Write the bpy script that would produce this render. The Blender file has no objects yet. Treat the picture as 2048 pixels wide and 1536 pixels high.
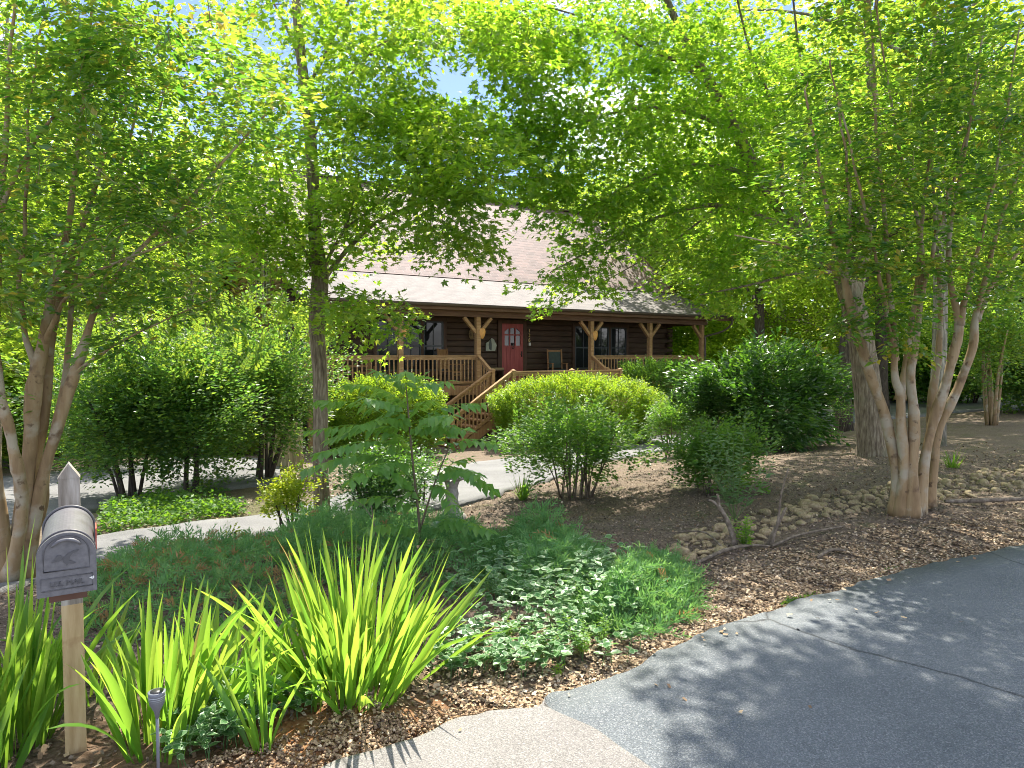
import bpy, math, random
import numpy as np
from mathutils import Vector, Matrix

rng = np.random.default_rng(11)
random.seed(5)
SC = bpy.context.scene
COL = SC.collection
PI = math.pi

# ------------------------------------------------------------------ camera
F = 1365.0
EYE = 1.6
PITCH = math.atan((768 - 712) / F)
cp, sp = math.cos(PITCH), math.sin(PITCH)
cam = bpy.data.cameras.new("camera")
cam.sensor_width = 36.0
cam.lens = 36.0 * F / 2048
cam.clip_end = 900
cam.clip_start = 0.05
camo = bpy.data.objects.new("camera", cam)
COL.objects.link(camo)
camo.location = (0, 0, EYE)
camo.rotation_euler = (PI / 2 - PITCH, 0, 0)
SC.camera = camo


def ray(px, py):
    u = (np.asarray(px, float) - 1024) / F
    v = (768 - np.asarray(py, float)) / F
    return u, cp + sp * v, -sp + cp * v


def at(px, py, Y):
    """world point seen at photo pixel (px, py) at distance Y ahead"""
    dx, dy, dz = ray(px, py)
    k = np.asarray(Y, float) / dy
    return np.stack([dx * k, dy * k, EYE + dz * k], -1)


# ------------------------------------------------------------------ terrain
CTL = np.array([
    (0, 0, 0), (3, 2, 0), (-3, 1.5, 0), (6, 4, 0), (8, 7, .05), (0, -10, 0), (-8, -5, 0), (10, -5, 0),
    (0, 4, -.03), (2, 4.5, -.02), (-1.5, 3.2, -.02), (-3, 4.2, -.15), (-1, 5.2, -.2), (1.2, 6, -.12), (4, 6.6, 0.02),
    (3, 8.5, -.12), (6, 10, -.02), (8, 12, 0.0), (-4.2, 7.5, -.5), (-2.8, 9.3, -.6), (-1.4, 8, -.45), (.5, 9, -.4),
    (-.3, 13, -.78), (2.9, 17, -.8), (-6, 11.5, -.75), (-10, 14, -.8), (-8, 8, -.5), (-7, 4, -.1), (-14, 8, -.4),
    (-3, 18, -1.05), (1, 20, -1.05), (6, 22, -.9), (11.5, 24, -.45), (18, 24, -.2), (6, 15, -.45), (12, 15, -.1),
    (-8, 20, -1.2), (-16, 25, -1.2), (0, 34, -1.0), (12, 40, -.8), (-20, 45, -1.2), (25, 45, 0), (0, 70, -.5), (60, 60, 0.3),
    (-60, 60, -1), (0, 200, 0), (-120, 100, 0), (120, 100, 0), (120, 240, 0), (-120, 240, 0)], float)


def base_z(x, y):
    x = np.asarray(x, float); y = np.asarray(y, float)
    shp = np.broadcast(x, y).shape
    X = np.broadcast_to(x, shp).ravel(); Y = np.broadcast_to(y, shp).ravel()
    num = np.zeros_like(X); den = np.zeros_like(X)
    d0 = np.clip(np.hypot(X, Y - 2) * .12 + .7, .7, 60)
    for cx, cy, cz in CTL:
        d2 = (X - cx) ** 2 + (Y - cy) ** 2
        w = 1.0 / (d2 + d0 * d0 * .6) ** 2
        num += w * cz; den += w
    return (num / den).reshape(shp)


def _h(i, j):
    n = (i * 374761393 + j * 668265263) & 0xffffffff
    n = ((n ^ (n >> 13)) * 1274126177) & 0xffffffff
    return ((n ^ (n >> 16)) & 0xffff) / 65535.0


def vnoise(x, y):
    x = np.asarray(x, float); y = np.asarray(y, float)
    i = np.floor(x).astype(np.int64); j = np.floor(y).astype(np.int64)
    u = x - i; v = y - j
    u = u * u * (3 - 2 * u); v = v * v * (3 - 2 * v)
    a = _h(i, j); b = _h(i + 1, j); c = _h(i, j + 1); d = _h(i + 1, j + 1)
    return (a * (1 - u) + b * u) * (1 - v) + (c * (1 - u) + d * u) * v


def gz(x, y):
    x = np.asarray(x, float); y = np.asarray(y, float)
    return base_z(x, y) + .03 * (vnoise(x * 2.3, y * 2.3) - .5) + .018 * (vnoise(x * 7.1, y * 7.1) - .5)


def gp(px, py, fn=base_z):
    """ground point seen at photo pixel (px, py)"""
    px = np.atleast_1d(np.asarray(px, float)); py = np.atleast_1d(np.asarray(py, float))
    dx, dy, dz = ray(px, py)
    k = 1.6 / np.maximum(-dz, .01)
    for _ in range(40):
        z = fn(dx * k, dy * k)
        kn = (EYE - z) / np.maximum(-dz, .012)
        k = k * .5 + np.minimum(kn, 90) * .5
    return np.stack([dx * k, dy * k, fn(dx * k, dy * k)], -1)


def g1(px, py):
    return gp(px, py)[0]


# ------------------------------------------------------------------ mesh builder
class MB:
    def __init__(s):
        s.V = []; s.n = 0; s.L = []; s.T = []; s.R = []; s.E = []; s.M = []

    def add(s, V, Fs, rnd=0.5, edge=0.0, mi=0):
        V = np.asarray(V, np.float32).reshape(-1, 3); Fs = np.asarray(Fs, np.int64)
        s.V.append(V)
        s.R.append(np.broadcast_to(np.asarray(rnd, np.float32), (len(V),)))
        s.E.append(np.broadcast_to(np.asarray(edge, np.float32), (len(V),)))
        s.L.append((Fs + s.n).ravel())
        s.T.append(np.full(len(Fs), Fs.shape[1], np.int64))
        s.M.append(np.full(len(Fs), mi, np.int32))
        s.n += len(V)

    def tube(s, P, Rr, sides=6, cap=True, rnd=.5, mi=0, lump=0.0):
        P = np.asarray(P, float); Rr = np.broadcast_to(np.asarray(Rr, float), (len(P),))
        T = np.gradient(P, axis=0); T /= np.linalg.norm(T, axis=1, keepdims=True) + 1e-9
        ref = np.array([0, 0, 1.0]) if abs(T[:, 2]).mean() < .8 else np.array([1.0, 0, 0])
        A = np.cross(T, ref); A /= np.linalg.norm(A, axis=1, keepdims=True) + 1e-9
        B = np.cross(T, A)
        th = np.arange(sides) * 2 * PI / sides
        rad = Rr[:, None] * np.ones(sides)[None]
        if lump:
            rad = rad * (1 + lump * np.sin(th * 3 + rng.uniform(0, 6))[None] * np.linspace(1, .3, len(P))[:, None]
                         + lump * .7 * rng.normal(size=rad.shape))
        V = P[:, None, :] + rad[:, :, None] * (np.cos(th)[None, :, None] * A[:, None, :] + np.sin(th)[None, :, None] * B[:, None, :])
        n = len(P)
        i = np.arange(n - 1)[:, None] * sides; j = np.arange(sides)[None]; k = (j + 1) % sides
        Fs = np.stack([i + j, i + k, i + sides + k, i + sides + j], -1).reshape(-1, 4)
        if cap:
            V2 = np.concatenate([V.reshape(-1, 3), P[:1], P[-1:]])
            s.add(V2, Fs, rnd, 0, mi)
            b = s.n - len(V2); jj = np.arange(sides); kk = (jj + 1) % sides
            c0 = n * sides
            tr = np.concatenate([np.stack([kk, jj, np.full(sides, c0)], -1), np.stack([jj + (n - 1) * sides, kk + (n - 1) * sides, np.full(sides, c0 + 1)], -1)])
            s.L.append((tr + b).ravel()); s.T.append(np.full(len(tr), 3, np.int64)); s.M.append(np.full(len(tr), mi, np.int32))
        else:
            s.add(V.reshape(-1, 3), Fs, rnd, 0, mi)

    def box(s, c, size, M=None, rnd=.5, mi=0):
        h = np.asarray(size, float) / 2
        V = np.array([(x, y, z) for x in (-1, 1) for y in (-1, 1) for z in (-1, 1)], float) * h
        if M is not None:
            V = V @ np.asarray(M, float).T
        V = V + np.asarray(c, float)
        Fs = [(0, 1, 3, 2), (4, 6, 7, 5), (0, 4, 5, 1), (2, 3, 7, 6), (0, 2, 6, 4), (1, 5, 7, 3)]
        s.add(V, Fs, rnd, 0, mi)

    def bar(s, a, b, w, h, up=(0, 0, 1), rnd=.5, mi=0):
        a = np.asarray(a, float); b = np.asarray(b, float); d = b - a; L = np.linalg.norm(d); d = d / L
        up = np.asarray(up, float)
        if abs(d @ up) > .98: up = np.array([1.0, 0, 0])
        y = np.cross(up, d); y /= np.linalg.norm(y); z = np.cross(d, y)
        s.box((a + b) / 2, (L, w, h), np.stack([d, y, z], 1), rnd, mi)

    def prism(s, poly, z0, z1, M=None, c=(0, 0, 0), rnd=.5, mi=0):
        """extrude 2-D polygon (x,y) from z0 to z1; M columns map local axes"""
        P = np.asarray(poly, float); n = len(P)
        V = np.concatenate([np.c_[P, np.full(n, z0)], np.c_[P, np.full(n, z1)]])
        if M is not None: V = V @ np.asarray(M, float).T
        V = V + np.asarray(c, float)
        s.add(V, np.stack([np.arange(n), (np.arange(n) + 1) % n, (np.arange(n) + 1) % n + n, np.arange(n) + n], -1), rnd, 0, mi)
        b = s.n - 2 * n
        for f in (np.arange(n)[::-1], np.arange(n) + n):
            s.L.append(f + b); s.T.append(np.array([n])); s.M.append(np.array([mi], np.int32))

    def build(s, name, mats, parent=None, smooth=False, link=True):
        me = bpy.data.meshes.new(name)
        if s.V:
            V = np.concatenate(s.V); L = np.concatenate(s.L).astype(np.int32); T = np.concatenate(s.T).astype(np.int32)
            me.vertices.add(len(V)); me.vertices.foreach_set("co", V.ravel())
            me.loops.add(len(L)); me.loops.foreach_set("vertex_index", L)
            me.polygons.add(len(T))
            st = np.concatenate([[0], np.cumsum(T)[:-1]]).astype(np.int32)
            me.polygons.foreach_set("loop_start", st)
            me.polygons.foreach_set("material_index", np.concatenate(s.M))
            me.polygons.foreach_set("use_smooth", np.full(len(T), smooth))
            me.update(calc_edges=True)
            a = me.attributes.new("rnd", "FLOAT", "POINT"); a.data.foreach_set("value", np.concatenate(s.R).astype(np.float32))
            a = me.attributes.new("edge", "FLOAT", "POINT"); a.data.foreach_set("value", np.concatenate(s.E).astype(np.float32))
        for m in (mats if isinstance(mats, (list, tuple)) else [mats]):
            me.materials.append(m)
        o = bpy.data.objects.new(name, me)
        if link: COL.objects.link(o)
        if parent is not None: o.parent = parent
        return o


def tag(o, label=None, cat=None, group=None, kind=None):
    if label: o["label"] = label
    if cat: o["category"] = cat
    if group: o["group"] = group
    if kind: o["kind"] = kind
    return o


def empty(name, loc=(0, 0, 0), rz=0, label=None, cat=None, group=None):
    o = bpy.data.objects.new(name, None); COL.objects.link(o)
    o.empty_display_size = .1
    o.location = tuple(float(v) for v in loc); o.rotation_euler = (0, 0, rz)
    return tag(o, label, cat, group)


def copy_tree(o, parent=None):
    c = o.copy(); COL.objects.link(c)
    if parent is not None: c.parent = parent
    for ch in list(o.children): copy_tree(ch, c)
    return c


# ------------------------------------------------------------------ materials
def mat(name):
    m = bpy.data.materials.new(name); m.use_nodes = True
    nt = m.node_tree; nt.nodes.clear()
    out = nt.nodes.new("ShaderNodeOutputMaterial")
    return m, nt, out


def N(nt, t, **kw):
    n = nt.nodes.new(t)
    for k, v in kw.items(): setattr(n, k, v)
    return n


def ramp(nt, src, stops):
    r = N(nt, "ShaderNodeValToRGB")
    el = r.color_ramp.elements
    while len(el) < len(stops): el.new(.5)
    for e, (p, c) in zip(el, stops):
        e.position = p; e.color = (*c, 1)
    nt.links.new(src, r.inputs[0])
    return r.outputs[0]


def leafmat(name, cols, trans, rough=.42, tf=.5, spec=.5, edgecol=None):
    m, nt, out = mat(name)
    at_ = N(nt, "ShaderNodeAttribute", attribute_name="rnd")
    c = ramp(nt, at_.outputs["Fac"], [(i / max(1, len(cols) - 1), k) for i, k in enumerate(cols)])
    t = ramp(nt, at_.outputs["Fac"], [(i / max(1, len(trans) - 1), k) for i, k in enumerate(trans)])
    if edgecol:
        e = N(nt, "ShaderNodeAttribute", attribute_name="edge")
        st = N(nt, "ShaderNodeMapRange"); st.inputs[1].default_value = .35; st.inputs[2].default_value = .75
        nt.links.new(e.outputs["Fac"], st.inputs[0])
        for nm in (0, 1):
            mx = N(nt, "ShaderNodeMix", data_type="RGBA"); mx.inputs[7].default_value = (*edgecol, 1)
            nt.links.new(st.outputs[0], mx.inputs[0]); nt.links.new((c, t)[nm], mx.inputs[6])
            if nm == 0: c = mx.outputs[2]
            else: t = mx.outputs[2]
    p = N(nt, "ShaderNodeBsdfPrincipled"); p.inputs["Roughness"].default_value = rough
    p.inputs["Specular IOR Level"].default_value = spec
    nt.links.new(c, p.inputs["Base Color"])
    tr = N(nt, "ShaderNodeBsdfTranslucent"); nt.links.new(t, tr.inputs[0])
    mx = N(nt, "ShaderNodeMixShader"); mx.inputs[0].default_value = tf
    nt.links.new(p.outputs[0], mx.inputs[1]); nt.links.new(tr.outputs[0], mx.inputs[2])
    nt.links.new(mx.outputs[0], out.inputs[0])
    return m


def noisemat(name, stops, scale=(8, 8, 8), detail=6, rough=.85, bump=.3, dist=.02, rough_n=.6, spec=.3, second=None, coord="Object", bscale=None):
    """noise coloured surface; second=(scale, stops-mix colour, lo, hi) adds patches"""
    m, nt, out = mat(name)
    tc = N(nt, "ShaderNodeTexCoord"); mp = N(nt, "ShaderNodeMapping"); mp.inputs["Scale"].default_value = scale
    nt.links.new(tc.outputs[coord], mp.inputs[0])
    n = N(nt, "ShaderNodeTexNoise"); n.inputs["Scale"].default_value = 1; n.inputs["Detail"].default_value = detail; n.inputs["Roughness"].default_value = rough_n
    nt.links.new(mp.outputs[0], n.inputs["Vector"])
    c = ramp(nt, n.outputs["Fac"], stops)
    if second:
        for sc2, colr, lo, hi in second:
            n2 = N(nt, "ShaderNodeTexNoise"); n2.inputs["Scale"].default_value = sc2; n2.inputs["Detail"].default_value = 5
            nt.links.new(tc.outputs[coord], n2.inputs["Vector"])
            mr = N(nt, "ShaderNodeMapRange"); mr.inputs[1].default_value = lo; mr.inputs[2].default_value = hi
            nt.links.new(n2.outputs["Fac"], mr.inputs[0])
            mx = N(nt, "ShaderNodeMix", data_type="RGBA"); mx.inputs[7].default_value = (*colr, 1)
            nt.links.new(mr.outputs[0], mx.inputs[0]); nt.links.new(c, mx.inputs[6]); c = mx.outputs[2]
    p = N(nt, "ShaderNodeBsdfPrincipled"); p.inputs["Roughness"].default_value = rough; p.inputs["Specular IOR Level"].default_value = spec
    nt.links.new(c, p.inputs["Base Color"])
    if bump:
        b = N(nt, "ShaderNodeBump"); b.inputs["Strength"].default_value = bump; b.inputs["Distance"].default_value = dist
        h = n.outputs["Fac"]
        if bscale:
            n3 = N(nt, "ShaderNodeTexNoise"); n3.inputs["Scale"].default_value = bscale; n3.inputs["Detail"].default_value = 4
            nt.links.new(tc.outputs[coord], n3.inputs["Vector"]); h = n3.outputs["Fac"]
        nt.links.new(h, b.inputs["Height"]); nt.links.new(b.outputs[0], p.inputs["Normal"])
    nt.links.new(p.outputs[0], out.inputs[0])
    return m


def plain(name, col, rough=.5, spec=.5, metal=0, rv=0.0):
    m, nt, out = mat(name)
    p = N(nt, "ShaderNodeBsdfPrincipled"); p.inputs["Roughness"].default_value = rough; p.inputs["Specular IOR Level"].default_value = spec; p.inputs["Metallic"].default_value = metal
    tc = N(nt, "ShaderNodeTexCoord"); n = N(nt, "ShaderNodeTexNoise"); n.inputs["Scale"].default_value = 9; n.inputs["Detail"].default_value = 6
    nt.links.new(tc.outputs["Object"], n.inputs["Vector"])
    c = ramp(nt, n.outputs["Fac"], [(.3, tuple(v * .82 for v in col)), (.7, tuple(min(1, v * 1.1) for v in col))])
    nt.links.new(c, p.inputs["Base Color"]); nt.links.new(p.outputs[0], out.inputs[0])
    return m


def attrmat(name, stops, rough=.8, spec=.3, bump=0, bscale=30):
    m, nt, out = mat(name)
    a = N(nt, "ShaderNodeAttribute", attribute_name="rnd")
    c = ramp(nt, a.outputs["Fac"], stops)
    p = N(nt, "ShaderNodeBsdfPrincipled"); p.inputs["Roughness"].default_value = rough; p.inputs["Specular IOR Level"].default_value = spec
    nt.links.new(c, p.inputs["Base Color"]); nt.links.new(p.outputs[0], out.inputs[0])
    return m


M = {}
M["maple"] = leafmat("maple_leaf", [(.045, .1, .014), (.075, .15, .018), (.13, .2, .024)], [(.27, .52, .025), (.46, .72, .04), (.74, .84, .08)], .4, .54, .5)
M["maple2"] = leafmat("maple_leaf_light", [(.045, .105, .014), (.075, .155, .018), (.125, .2, .024)], [(.26, .53, .025), (.44, .73, .04), (.7, .84, .08)], .4, .55, .5)
M["myrtle"] = leafmat("myrtle_leaf", [(.028, .085, .02), (.045, .12, .024), (.07, .145, .026), (.075, .15, .026), (.08, .15, .026), (.36, .28, .04)], [(.16, .42, .03), (.26, .54, .04), (.42, .66, .05), (.44, .67, .05), (.46, .68, .05), (.85, .68, .08)], .3, .44, .6)
M["forest"] = leafmat("woodland_leaf", [(.055, .105, .016), (.09, .155, .02), (.15, .195, .028)], [(.34, .55, .04), (.5, .7, .05), (.7, .8, .08)], .55, .55, .3)
M["darkshrub"] = leafmat("dark_shrub_leaf", [(.035, .085, .026), (.052, .115, .032), (.075, .14, .034), (.13, .21, .03)], [(.15, .37, .045), (.22, .46, .05), (.34, .54, .05), (.56, .68, .05)], .4, .46, .5)
M["rhodo"] = leafmat("rhododendron_leaf", [(.03, .08, .022), (.045, .105, .026), (.07, .13, .026)], [(.12, .34, .03), (.18, .42, .03), (.28, .52, .03)], .3, .32, .6)
M["hedge"] = leafmat("hedge_leaf", [(.05, .115, .016), (.09, .17, .018), (.16, .23, .022)], [(.3, .54, .025), (.46, .68, .035), (.68, .78, .05)], .42, .44, .4)
M["azalea"] = leafmat("azalea_leaf", [(.045, .11, .026), (.065, .14, .03), (.1, .17, .03)], [(.2, .46, .04), (.28, .54, .045), (.4, .62, .045)], .42, .42, .4)
M["yellowbush"] = leafmat("golden_leaf", [(.13, .2, .012), (.22, .29, .014), (.34, .36, .02)], [(.4, .56, .02), (.55, .66, .03), (.7, .7, .05)], .45, .4, .4)
M["pinnate"] = leafmat("pinnate_leaf", [(.08, .19, .05), (.11, .23, .055), (.14, .26, .05)], [(.34, .62, .1), (.42, .7, .1), (.58, .78, .08)], .34, .46, .5)
M["sword"] = leafmat("sword_leaf", [(.05, .145, .02), (.085, .195, .03), (.14, .24, .04), (.34, .24, .1)], [(.22, .5, .035), (.4, .66, .06), (.66, .78, .09), (.5, .34, .12)], .36, .5, .5)
M["juniper"] = leafmat("juniper_needle", [(.06, .16, .055), (.09, .21, .075), (.14, .27, .095), (.3, .19, .08)], [(.16, .4, .09), (.22, .48, .1), (.3, .55, .11), (.5, .3, .1)], .5, .38, .3)
M["vinca"] = leafmat("variegated_leaf", [(.055, .15, .05), (.08, .19, .06), (.115, .23, .07)], [(.16, .38, .08), (.22, .44, .09), (.3, .5, .1)], .4, .35, .4, edgecol=(.36, .48, .26))
M["grass"] = leafmat("verge_leaf", [(.04, .11, .02), (.065, .15, .022), (.1, .18, .03)], [(.18, .42, .02), (.28, .5, .03), (.4, .56, .04)], .5, .42, .3)
M["greygreen"] = leafmat("greygreen_leaf", [(.1, .18, .08), (.13, .22, .095), (.16, .25, .1)], [(.26, .44, .14), (.32, .5, .15), (.38, .55, .16)], .45, .42, .4)
M["seedling"] = leafmat("seedling_leaf", [(.08, .2, .02), (.11, .24, .025), (.15, .28, .03)], [(.34, .6, .04), (.42, .66, .04), (.54, .72, .05)], .4, .46, .4)

M["bark_maple"] = noisemat("maple_bark", [(.3, (.075, .056, .036)), (.5, (.185, .148, .098)), (.7, (.33, .285, .2))], (34, 34, 5), 8, .95, .9, .03, second=[(2.2, (.15, .15, .09), .58, .72)])
M["bark_pale"] = noisemat("pale_bark", [(.3, (.09, .08, .06)), (.5, (.22, .2, .15)), (.7, (.4, .38, .3))], (22, 22, 5), 8, .95, .6, .02, second=[(3, (.1, .11, .06), .56, .68)])
M["bark_myrtle"] = noisemat("myrtle_bark", [(.3, (.18, .115, .054)), (.5, (.29, .2, .1)), (.72, (.39, .295, .165))], (9, 9, 1.6), 6, .75, .35, .02, second=[(4.5, (.36, .31, .215), .5, .62), (7, (.15, .095, .05), .6, .7), (14, (.12, .075, .04), .64, .72)])
M["bark_dark"] = noisemat("dark_bark", [(.3, (.03, .023, .017)), (.5, (.07, .055, .04)), (.7, (.14, .115, .085))], (26, 26, 4), 7, .95, .8, .03)
M["twig"] = noisemat("twig_bark", [(.3, (.07, .05, .03)), (.7, (.19, .15, .1))], (14, 14, 14), 4, .9, 0)
M["stemgreen"] = plain("green_stem", (.14, .2, .06), .5, .4)
M["deadwood"] = noisemat("dead_wood", [(.3, (.07, .055, .04)), (.5, (.15, .12, .085)), (.7, (.27, .225, .17))], (20, 20, 20), 6, .9, .5, .01)
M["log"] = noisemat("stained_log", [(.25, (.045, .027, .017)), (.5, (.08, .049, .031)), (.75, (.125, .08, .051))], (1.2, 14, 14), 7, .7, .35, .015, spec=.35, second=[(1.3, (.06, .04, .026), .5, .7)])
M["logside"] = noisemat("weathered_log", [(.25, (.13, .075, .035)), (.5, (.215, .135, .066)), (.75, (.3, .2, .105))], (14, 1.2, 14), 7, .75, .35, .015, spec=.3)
M["deckwood"] = noisemat("deck_wood", [(.25, (.21, .105, .043)), (.5, (.33, .18, .08)), (.75, (.44, .26, .128))], (18, 18, 3), 7, .7, .3, .01, spec=.3)
M["railwood"] = noisemat("rail_wood", [(.25, (.24, .128, .052)), (.5, (.37, .215, .097)), (.75, (.5, .315, .16))], (3, 20, 20), 7, .7, .3, .01, spec=.3)
M["beamwood"] = noisemat("beam_wood", [(.25, (.085, .042, .021)), (.5, (.15, .08, .04)), (.75, (.215, .125, .068))], (1.6, 18, 18), 7, .65, .3, .01, spec=.4)
M["soffit"] = plain("porch_soffit", (.09, .055, .035), .8, .2)
M["trim"] = noisemat("brown_trim", [(.3, (.055, .03, .018)), (.7, (.12, .068, .04))], (10, 10, 3), 6, .6, .15, .01)
M["whitetrim"] = plain("cream_trim", (.42, .38, .29), .6, .3)
M["darkframe"] = plain("dark_sash", (.03, .04, .042), .4, .5)
M["glass"] = plain("window_glass", (.02, .024, .026), .04, .3)
M["reddoor"] = noisemat("red_door_paint", [(.3, (.27, .045, .04)), (.5, (.36, .07, .06)), (.7, (.44, .1, .085))], (9, 9, 1.2), 6, .5, .15, .01, spec=.4)
M["black"] = plain("black_iron", (.02, .02, .02), .45, .5)
M["brass"] = plain("brass_numeral", (.62, .47, .2), .35, .5, .6)
M["white"] = plain("white_plastic", (.75, .75, .7), .5, .4)
M["gutter"] = plain("bronze_gutter", (.1, .075, .055), .4, .5)
M["orange"] = plain("orange_ornament", (.72, .36, .1), .55, .4)
M["wicker"] = plain("tan_wicker", (.36, .26, .13), .7, .3)
M["slate"] = plain("pale_slate", (.42, .45, .36), .7, .3)
M["slatedark"] = plain("dark_slate", (.09, .11, .1), .7, .3)
M["sling"] = plain("green_sling", (.07, .09, .075), .8, .2)
M["mailbox"] = noisemat("pewter_paint", [(.35, (.098, .094, .097)), (.65, (.14, .135, .138))], (60, 60, 60), 5, .42, .08, .002, spec=.5, second=[(7, (.085, .078, .075), .55, .7)])
M["mailtext"] = plain("embossed_paint", (.078, .075, .078), .45, .5)
M["flagred"] = plain("red_flag", (.5, .09, .06), .45, .5)
M["postwood"] = noisemat("weathered_post", [(.3, (.09, .075, .058)), (.5, (.24, .21, .17)), (.7, (.42, .39, .34))], (26, 26, 3), 8, .9, .5, .006, second=[(5, (.15, .1, .06), .56, .68), (9, (.3, .34, .3), .58, .7)])
M["postlow"] = noisemat("post_timber", [(.25, (.25, .165, .075)), (.5, (.41, .3, .155)), (.75, (.53, .42, .25))], (24, 24, 3), 8, .85, .4, .006, second=[(5, (.22, .12, .05), .58, .68)])
M["redwood"] = plain("red_support_board", (.12, .06, .04), .7, .3)
M["lampgrey"] = plain("grey_lamp_plastic", (.13, .14, .16), .4, .5)
M["lamplens"] = plain("lamp_lens", (.3, .32, .33), .25, .6)
M["stone"] = noisemat("cast_concrete", [(.3, (.2, .185, .15)), (.6, (.36, .34, .29)), (.8, (.46, .44, .38))], (20, 20, 20), 7, .9, .4, .006)
M["rock"] = noisemat("river_rock", [(.3, (.17, .125, .066)), (.5, (.28, .215, .118)), (.7, (.4, .32, .19))], (3, 3, 3), 7, .8, .12, .01, second=[(1.0, (.2, .19, .09), .5, .75)], coord="Object")
M["chip"] = attrmat("leaf_litter", [(0, (.05, .032, .02)), (.3, (.15, .095, .055)), (.55, (.29, .2, .115)), (.8, (.44, .33, .2)), (1, (.58, .48, .34))], .85)
M["mulch"] = attrmat("mulch", [(0, (.08, .06, .044)), (.4, (.145, .11, .08)), (.75, (.23, .178, .13)), (1, (.38, .3, .22))], .9)
M["redmetal"] = plain("red_siding", (.42, .07, .045), .6, .3)
M["fencewood"] = noisemat("fence_board", [(.3, (.22, .17, .1)), (.5, (.38, .31, .19)), (.7, (.5, .42, .28))], (20, 20, 2), 7, .9, .4, .01)


def ground_material():
    m, nt, out = mat("mulch_ground")
    tc = N(nt, "ShaderNodeTexCoord")
    n = N(nt, "ShaderNodeTexNoise"); n.inputs["Scale"].default_value = 38; n.inputs["Detail"].default_value = 9; n.inputs["Roughness"].default_value = .72
    nt.links.new(tc.outputs["Object"], n.inputs["Vector"])
    c = ramp(nt, n.outputs["Fac"], [(.3, (.075, .055, .04)), (.48, (.15, .112, .08)), (.6, (.24, .185, .135)), (.75, (.4, .315, .23))])
    clay = N(nt, "ShaderNodeAttribute", attribute_name="rnd")
    n2 = N(nt, "ShaderNodeTexNoise"); n2.inputs["Scale"].default_value = 24; n2.inputs["Detail"].default_value = 8
    nt.links.new(tc.outputs["Object"], n2.inputs["Vector"])
    c2 = ramp(nt, n2.outputs["Fac"], [(.3, (.17, .065, .022)), (.5, (.29, .135, .05)), (.7, (.42, .26, .12))])
    mx = N(nt, "ShaderNodeMix", data_type="RGBA")
    nt.links.new(clay.outputs["Fac"], mx.inputs[0]); nt.links.new(c, mx.inputs[6]); nt.links.new(c2, mx.inputs[7])
    gr = N(nt, "ShaderNodeAttribute", attribute_name="edge")
    n3 = N(nt, "ShaderNodeTexNoise"); n3.inputs["Scale"].default_value = 3; n3.inputs["Detail"].default_value = 7
    nt.links.new(tc.outputs["Object"], n3.inputs["Vector"])
    mr = N(nt, "ShaderNodeMapRange"); mr.inputs[1].default_value = .56; mr.inputs[2].default_value = .7; mr.inputs[4].default_value = .55
    nt.links.new(n3.outputs["Fac"], mr.inputs[0])
    mm = N(nt, "ShaderNodeMath", operation="MAXIMUM"); nt.links.new(gr.outputs["Fac"], mm.inputs[0]); nt.links.new(mr.outputs[0], mm.inputs[1])
    mx2 = N(nt, "ShaderNodeMix", data_type="RGBA"); mx2.inputs[7].default_value = (.085, .105, .03, 1)
    nt.links.new(mm.outputs[0], mx2.inputs[0]); nt.links.new(mx.outputs[2], mx2.inputs[6])
    p = N(nt, "ShaderNodeBsdfPrincipled"); p.inputs["Roughness"].default_value = .95; p.inputs["Specular IOR Level"].default_value = .2
    nt.links.new(mx2.outputs[2], p.inputs["Base Color"])
    b = N(nt, "ShaderNodeBump"); b.inputs["Strength"].default_value = .9; b.inputs["Distance"].default_value = .03
    nt.links.new(n.outputs["Fac"], b.inputs["Height"]); nt.links.new(b.outputs[0], p.inputs["Normal"])
    nt.links.new(p.outputs[0], out.inputs[0])
    return m


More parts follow.
